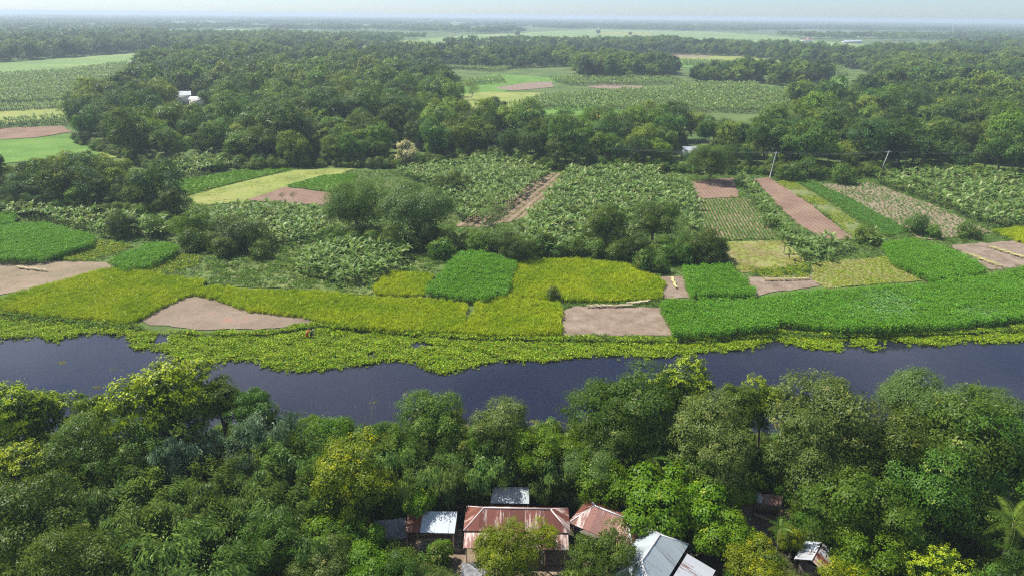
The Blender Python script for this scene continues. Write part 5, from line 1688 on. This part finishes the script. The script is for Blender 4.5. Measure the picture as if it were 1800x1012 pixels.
# open-sided shed with its bench
mono('open sided shed on a wooden post beside the brown yard', [at(1328, 882, 2.1), at(1372, 890, 2.1), at(1376, 872, 2.7), at(1326, 866, 2.7)], [M['tin_rust'], M['tin_patchy']], M['wall'], 64, name='open_shed')
g = at(1336, 912, 0)
bn = thing('bench', 'low wooden slatted bench in front of the open sided shed', 'bench', tuple(g), -0.5)
for i in range(3):
    link('slat', MB().box((-0.7, -0.25 + i * 0.18, 0.42), (0.7, -0.12 + i * 0.18, 0.46)).mesh('slat', M['pole_wood']), bn)
for sx in (-0.6, 0.6):
    for sy in (-0.2, 0.2):
        link('leg', MB().box((sx - 0.03, sy - 0.03, 0), (sx + 0.03, sy + 0.03, 0.417)).mesh('leg', M['wood']), bn)
g = at(1355, 938, 0)
pt = MB()
zz = np.array([0, 0.05, 0.3, 0.5, 0.62, 0.7])
pt.tube(np.stack([0 * zz, 0 * zz, zz], 1), [0.2, 0.26, 0.36, 0.3, 0.2, 0.24], 10)
tag(link('clay_pot', pt.mesh('clay_pot', M['terracotta'], True), loc=tuple(g)), 'round red clay pot standing in the brown yard', 'pot')

# hut of black plastic and bamboo
g = at(688, 940, 0)
ht = thing('plastic_hut', 'low hut covered with torn black plastic left of the bright shed', 'hut', tuple(g), 0.12)
rgh = np.random.default_rng(3)
for sy in (-1, 1):
    gx_, gy_ = np.meshgrid(np.linspace(-1.8, 1.8, 12), np.linspace(0, 1, 7))
    zt = 2.3 - 1.4 * gy_ + rgh.normal(size=gx_.shape) * 0.05
    V_ = np.stack([gx_ + rgh.normal(size=gx_.shape) * 0.04, sy * (0.02 + 1.7 * gy_), zt], -1).reshape(-1, 3)
    Q_ = [(j * 12 + i, j * 12 + i + 1, (j + 1) * 12 + i + 1, (j + 1) * 12 + i) for j in range(6) for i in range(11)]
    link('plastic_cover', quads('plastic_cover', V_, Q_, M['tarp']), ht)
for i in range(4):
    xx = -1.6 + i * 1.05 + rgh.normal() * 0.1
    link('pole', MB().tube([(xx, -1.75, 0.95), (xx + rgh.normal() * 0.2, 0, 2.42)], 0.04, 5).mesh('pole', M['pole_wood']), ht)
for sx in (-1.6, 1.6):
    for sy in (-1.5, 1.5):
        link('post', MB().tube([(sx, sy, -0.1), (sx, sy, 1.05)], 0.05, 6).mesh('post', M['wood']), ht)
# bamboo poles stacked in front of the shed
g = at(770, 958, 0)
bs = thing('bamboo_pole_stack', 'stack of pale bamboo poles in front of the bright shed', 'pole stack', tuple(g), 0.02)
for i in range(24):
    yy, z_ = -0.9 + (i % 10) * 0.2 + rgh.normal() * 0.02, 0.06 + (i // 10) * 0.11
    x0_ = -2.6 + rgh.random() * 0.8
    link('pole', MB().tube([(x0_, yy + rgh.normal() * 0.1, z_), (0, yy, z_ + 0.04), (2.3 + rgh.random() * 0.6, yy + rgh.normal() * 0.12, z_)], 0.045, 5).mesh('pole', M['pole_wood']), bs)
for i in range(7):
    xx = -2.4 + i * 0.8
    link('stake', MB().tube([(xx, 1.15, -0.1), (xx + rgh.normal() * 0.1, 1.2, 1.25)], 0.04, 5).mesh('stake', M['pole_wood']), bs)
for z_ in (0.5, 0.85, 1.15):
    link('rail', MB().tube([(-2.7, 1.12, z_), (0, 1.14, z_ + 0.05), (2.7, 1.12, z_ - 0.03)], 0.04, 5).mesh('rail', M['pole_wood']), bs)
# plastic sheet on the ground
g = at(832, 1005, 0)
gx_, gy_ = np.meshgrid(np.linspace(-1.3, 1.3, 14), np.linspace(-1.1, 1.1, 12))
V_ = np.stack([gx_ + rgh.normal(size=gx_.shape) * 0.05, gy_ + rgh.normal(size=gx_.shape) * 0.05, 0.14 + np.abs(rgh.normal(size=gx_.shape)) * 0.09], -1).reshape(-1, 3)
tag(link('plastic_sheet', quads('plastic_sheet', V_, [(j * 14 + i, j * 14 + i + 1, (j + 1) * 14 + i + 1, (j + 1) * 14 + i) for j in range(11) for i in range(13)], M['tarp']), loc=tuple(g)), 'crumpled dark plastic sheet on the ground left of the mango', 'plastic sheet')

# houses in and beyond the woods
def far_house(px, py, L, W, ez, rh, rz, mats, wallm, label, seed):
    g_ = at(px, py, 0)
    return hip_house(label, g_[0], g_[1], rz, L, W, ez, rh, 0.0, mats, M['cap'], wallm, seed, gable=True)


far_house(325, 183, 9.5, 7, 5.6, 8.0, 0.35, M['tin_white'], M['whitewall'], 'white walled farmhouse with a bright roof in the left wood', 70)
far_house(348, 186, 9, 6, 4.0, 5.6, -0.2, [M['tin_white'], M['tin_patchy']], M['whitewall'], 'low pale farm building right of the white walled farmhouse', 72)
far_house(1211, 277, 7, 4.5, 3.4, 4.6, 0.2, M['tin_white'], M['whitewall'], 'pale roofed cottage at the front of the middle wood', 74)
far_house(1482, 297, 5, 3.2, 2.2, 3.0, 0.0, [M['tin_patchy'], M['tin_red']], M['wall'], 'pinkish tin hut among trees left of the right utility pole', 76)
far_house(1497, 76, 46, 12, 4.5, 7, 0.05, M['tin_white'], M['whitewall'], 'long white roofed shed on the far right plain', 78)
far_house(1417, 74, 24, 12, 5, 9, 0.1, M['tin_red'], M['whitewall'], 'red roofed building left of the long white shed', 80)
far_house(596, 70, 14, 9, 4, 7, 0.3, M['tin_white'], M['whitewall'], 'tiny white roofed house far away at left of centre', 82)
far_house(1297, 123, 12, 7, 3.4, 5.0, 0.1, [M['tin_white'], M['tin_rust']], M['whitewall'], 'low tan and white building behind the left dark tree group', 84)
far_house(735, 259, 3.5, 3, 3.0, 4.2, 0.1, M['tin_white'], M['whitewall'], 'small white hut peeping out right of the cream flowering tree', 86)
far_house(540, 47, 16, 9, 4, 7, 0.3, M['tin_white'], M['whitewall'], 'tiny white house far off below the horizon', 88)


# ------------------------------------------------------------------ utility poles and wires
def utility_pole(px, py, h, label, lean=(0, 0)):
    g_ = at(px, py, 0)
    r = thing('utility_pole', label, 'utility pole', tuple(g_))
    tp = V3(lean[0], lean[1], h)
    link('shaft', MB().tube([(0, 0, -0.3), tuple(tp * 0.5), tuple(tp)], [0.19, 0.16, 0.12], 8).mesh('shaft', M['concrete'], True), r)
    ca = link('crossarm', MB().box((tp[0] - 0.9, tp[1] - 0.06, h - 0.55), (tp[0] + 0.9, tp[1] + 0.06, h - 0.42)).mesh('crossarm', M['steel']), r)
    ends = []
    for dx in (-0.8, 0.0, 0.8):
        z_ = h - 0.42 if dx else h
        link('insulator', MB().tube([(tp[0] + dx, tp[1], z_ + 0.003), (tp[0] + dx, tp[1], z_ + 0.1), (tp[0] + dx, tp[1], z_ + 0.2)], [0.05, 0.07, 0.03], 6).mesh('insulator', M['whitewall']), ca)
        ends.append(np.asarray(g_) + V3(tp[0] + dx, tp[1], z_ + 0.2))
    return ends


eA = utility_pole(1353, 312, 9.4, 'left of two leaning concrete utility poles before the wood', (1.1, 0.2))
eB = utility_pole(1546, 308, 9.2, 'right of two leaning concrete utility poles before the wood', (1.6, -0.2))
eC = utility_pole(1752, 306, 9.0, 'concrete utility pole over the right banana plantation', (0.6, 0.2))
utility_pole(1453, 232, 10, 'grey pole standing in the middle of the right wood', (0.3, 0))
for a, b_, nm in ((eA, eB, 'between the two leaning utility poles'), (eB, eC, 'right of the two leaning utility poles')):
    for i in range(3):
        u = np.linspace(0, 1, 13)[:, None]
        pl = a[i] * (1 - u) + b_[i] * u
        pl[:, 2] -= 0.9 * 4 * (u * (1 - u))[:, 0]
        tag(link('power_wire', MB().tube(pl, 0.012, 4).mesh('power_wire', M['wire'])), '%s wire %s' % (['front', 'middle', 'back'][i], nm), 'wire', 'power wires')
utw = [a + V3(-62, 6, 0) for a in eA]
for i in range(3):
    u = np.linspace(0, 1, 13)[:, None]
    pl = utw[i] * (1 - u) + eA[i] * u
    pl[:, 2] -= 0.9 * 4 * (u * (1 - u))[:, 0]
    tag(link('power_wire', MB().tube(pl, 0.012, 4).mesh('power_wire', M['wire'])), '%s wire left of the two leaning utility poles' % ['front', 'middle', 'back'][i], 'wire', 'power wires')


def pylon(px, py, h, label, arms=True):
    g_ = at(px, py, 0)
    r = thing('pylon', label, 'pylon', tuple(g_), 0.3)
    wb, wt = h * 0.09, h * 0.012
    for sx in (-1, 1):
        for sy in (-1, 1):
            link('leg', MB().tube([(sx * wb, sy * wb, 0), (sx * wt * 2, sy * wt * 2, h * 0.6), (sx * wt, sy * wt, h)], h * 0.006, 4).mesh('leg', M['steel']), r)
    mb = MB()
    for i in range(8):
        z0_, z1_ = h * i / 8, h * (i + 1) / 8
        w0, w1_ = np.interp([z0_, z1_], [0, h * 0.6, h], [wb, wt * 2, wt])
        for sy in (-1, 1):
            mb.tube([(-w0, sy * w0, z0_), (w1_, sy * w1_, z1_)], h * 0.004, 4)
            mb.tube([(sy * w0, w0, z0_), (sy * w1_, -w1_, z1_)], h * 0.004, 4)
    link('bracing', mb.mesh('bracing', M['steel']), r)
    if arms:
        for z_ in (0.72, 0.83, 0.94):
            link('crossarm', MB().tube([(-h * 0.1, 0, h * z_), (h * 0.1, 0, h * z_)], h * 0.006, 4).mesh('crossarm', M['steel']), r)


pylon(1436, 68, 42, 'left of two steel pylons beyond the long white shed')
pylon(1449, 68, 48, 'right of two steel pylons beyond the long white shed')
pylon(1672, 66, 42, 'steel pylon in the hazy woodland at far right')
pylon(1052, 60, 34, 'thin white mast beside a lone tree on the far plain', False)


# ------------------------------------------------------------------ jute bundles drying on the plots
def bundle_mesh(seed, L):
    rg = np.random.default_rng(seed)
    mb = MB()
    for i in range(9):
        o_ = rg.normal(size=2) * 0.10
        mb.tube([(-L / 2 + rg.normal() * 0.08, o_[0] * 1.6, 0.12 + abs(o_[1])), (0, o_[0] * 0.7, 0.13 + abs(o_[1]) * 0.6), (L / 2 + rg.normal() * 0.08, o_[0] * 1.9, 0.12 + abs(o_[1]))], [0.08, 0.10, 0.06], 5)
    return mb


BM = [bundle_mesh(800 + i, 1.7) for i in range(3)]
BMY = [b_.mesh('jute_bundle', M['bundle']) for b_ in BM]
BMP = [b_.mesh('jute_bundle', M['bundle_pale']) for b_ in BM]


def bundles(p0, p1, n_, rz, mats, where, s=1.0):
    rg = np.random.default_rng(int(p0[0]))
    for i in range(n_):
        f = (i + 0.5) / n_
        g_ = at(p0[0] + (p1[0] - p0[0]) * f, p0[1] + (p1[1] - p0[1]) * f, 0)
        o = link('jute_bundle', mats[int(rg.integers(3))], None, (g_[0] + rg.normal() * 0.1, g_[1] + rg.normal() * 0.1, zlift[0]), (0, 0, rz + rg.normal() * 0.15), (s,) * 3)
        tag(o, '%s jute bundle from the left in %s' % (ordinal(i + 1), where), 'jute bundle', 'jute bundles')


bundles((1345, 494), (1422, 493), 9, math.radians(8), BMY, 'the row on the small bare plot')
bundles((1036, 541), (1106, 540), 12, math.radians(12), BMP, 'the row behind the bare pinkish plot')
bundles((1106, 536), (1140, 532), 6, math.radians(15), BMP, 'the short row right of the pinkish plot row')
bundles((1703, 449), (1756, 470), 9, math.radians(-15), BMY, 'the front row on the right bare plot')
bundles((1742, 437), (1802, 456), 10, math.radians(-15), BMY, 'the back row on the right bare plot')
bundles((1181, 490), (1186, 508), 4, math.radians(85), BMY, 'the file along the narrow bare strip')
bundles((32, 472), (82, 478), 7, math.radians(-18), BMP, 'the strip on the tan stubble plot')


# ------------------------------------------------------------------ two people bending in the hyacinth
def skin_mesh(name, verts, edges, radii, mat, parent):
    me = bpy.data.meshes.new(name)
    me.from_pydata(verts, edges, [])
    me.materials.append(mat)
    o = link(name, me, parent)
    sk = o.modifiers.new('skin', 'SKIN')
    sk.use_smooth_shade = True
    if not me.skin_vertices:
        bpy.context.view_layer.objects.active = o
        me.attributes.new('skin', 'FLOAT', 'POINT') if False else None
    o.modifiers.new('sub', 'SUBSURF').levels = 1
    o.modifiers['sub'].render_levels = 2
    for i, r_ in enumerate(radii):
        me.skin_vertices[0].data[i].radius = (r_, r_)
    me.skin_vertices[0].data[0].use_root = True
    return o


def person(px, py, rz, label, shirt, cloth, scarf, bend):
    g_ = at(px, py, 0)
    r = thing('person', label, 'person', (g_[0], g_[1], -0.2), rz)
    r.scale = (1.1, 1.1, 1.1)
    b_ = math.radians(bend)
    hip = V3(0, 0, 0.9)
    ax = V3(math.sin(b_), 0, math.cos(b_))
    ch, nk, hd = hip + ax * 0.38, hip + ax * 0.55, hip + ax * 0.68 + V3(0.03, 0, 0)
    V_ = [hip, hip + ax * 0.2, ch, nk, hd, hd + ax * 0.14]
    E_ = [(0, 1), (1, 2), (2, 3), (3, 4), (4, 5)]
    R_ = [0.13, 0.12, 0.14, 0.055, 0.085, 0.08]
    for s in (-1, 1):
        k = len(V_)
        sh = ch + ax * 0.08 + V3(0, s * 0.18, 0)
        V_ += [sh, sh + V3(0.12, s * 0.05, -0.26), sh + V3(0.32, s * 0.0, -0.40), sh + V3(0.38, -s * 0.02, -0.47)]
        E_ += [(2, k), (k, k + 1), (k + 1, k + 2), (k + 2, k + 3)]
        R_ += [0.06, 0.045, 0.035, 0.03]
        for j in range(3):
            V_.append(V_[k + 3] + V3(0.06, s * (j - 1) * 0.03, -0.06))
            E_.append((k + 3, len(V_) - 1))
            R_.append(0.009)
        k = len(V_)
        V_ += [hip + V3(0.0, s * 0.10, -0.06), hip + V3(0.06, s * 0.12, -0.45), hip + V3(-0.02, s * 0.12, -0.86), hip + V3(0.13, s * 0.13, -0.89)]
        E_ += [(0, k), (k, k + 1), (k + 1, k + 2), (k + 2, k + 3)]
        R_ += [0.09, 0.06, 0.04, 0.035]
    skin_mesh('body', [tuple(v) for v in V_], E_, R_, M['skin'], r)
    skin_mesh('shirt', [tuple(v) for v in (hip + ax * 0.08, hip + ax * 0.22, ch, ch + ax * 0.1, ch + ax * 0.06 + V3(0, 0.2, 0), ch + ax * 0.06 + V3(0.08, 0.24, -0.17), ch + ax * 0.06 + V3(0, -0.2, 0), ch + ax * 0.06 + V3(0.08, -0.24, -0.17))],
              [(0, 1), (1, 2), (2, 3), (2, 4), (4, 5), (2, 6), (6, 7)], [0.155, 0.155, 0.175, 0.1, 0.085, 0.07, 0.085, 0.07], shirt, r)
    mb = MB()
    zz_ = np.linspace(0, 1, 5)
    mb.tube(np.stack([0.03 * zz_, 0 * zz_, 0.98 - 0.62 * zz_], 1), [0.15, 0.19, 0.21, 0.22, 0.23], 12, cap=False)
    link('wrap_cloth', mb.mesh('wrap_cloth', cloth, True), r)
    mb = MB()
    hc_ = hd + ax * 0.05
    mb.tube([hc_ - ax * 0.02 + V3(-0.03, 0, 0.02), hc_ + ax * 0.06 + V3(-0.02, 0, 0.02), hc_ + ax * 0.11], [0.112, 0.118, 0.05], 10)
    link('head_cloth', mb.mesh('head_cloth', scarf, True), r)
    return r


try:
    person(540, 592, 1.3, 'person in orange clothes bending over in the hyacinth', M['orange'], M['orange'], M['orange'], 62)
    person(547.5, 591, -0.4, 'person in dark clothes and white head cloth stooping in the hyacinth', M['navy'], M['navy'], M['whitecloth'], 40)
except Exception as ex_:
    print('PERSON', ex_)
    raise

# ------------------------------------------------------------------ the hazy air
m, t, out = newmat('hazy_air')
pv = N(t, 'ShaderNodeVolumePrincipled')
pv.inputs['Color'].default_value = (0.76, 0.90, 1.0, 1)
pv.inputs['Density'].default_value = 0.00021
pv.inputs['Anisotropy'].default_value = 0.15
t.links.new(pv.outputs[0], out.inputs['Volume'])
hz = link('haze', MB().box((-20600, -3300, -3.4), (20600, 20300, 62)).mesh('haze', m))
tag(hz, 'pale blue haze lying over the whole plain', 'haze', kind='stuff')
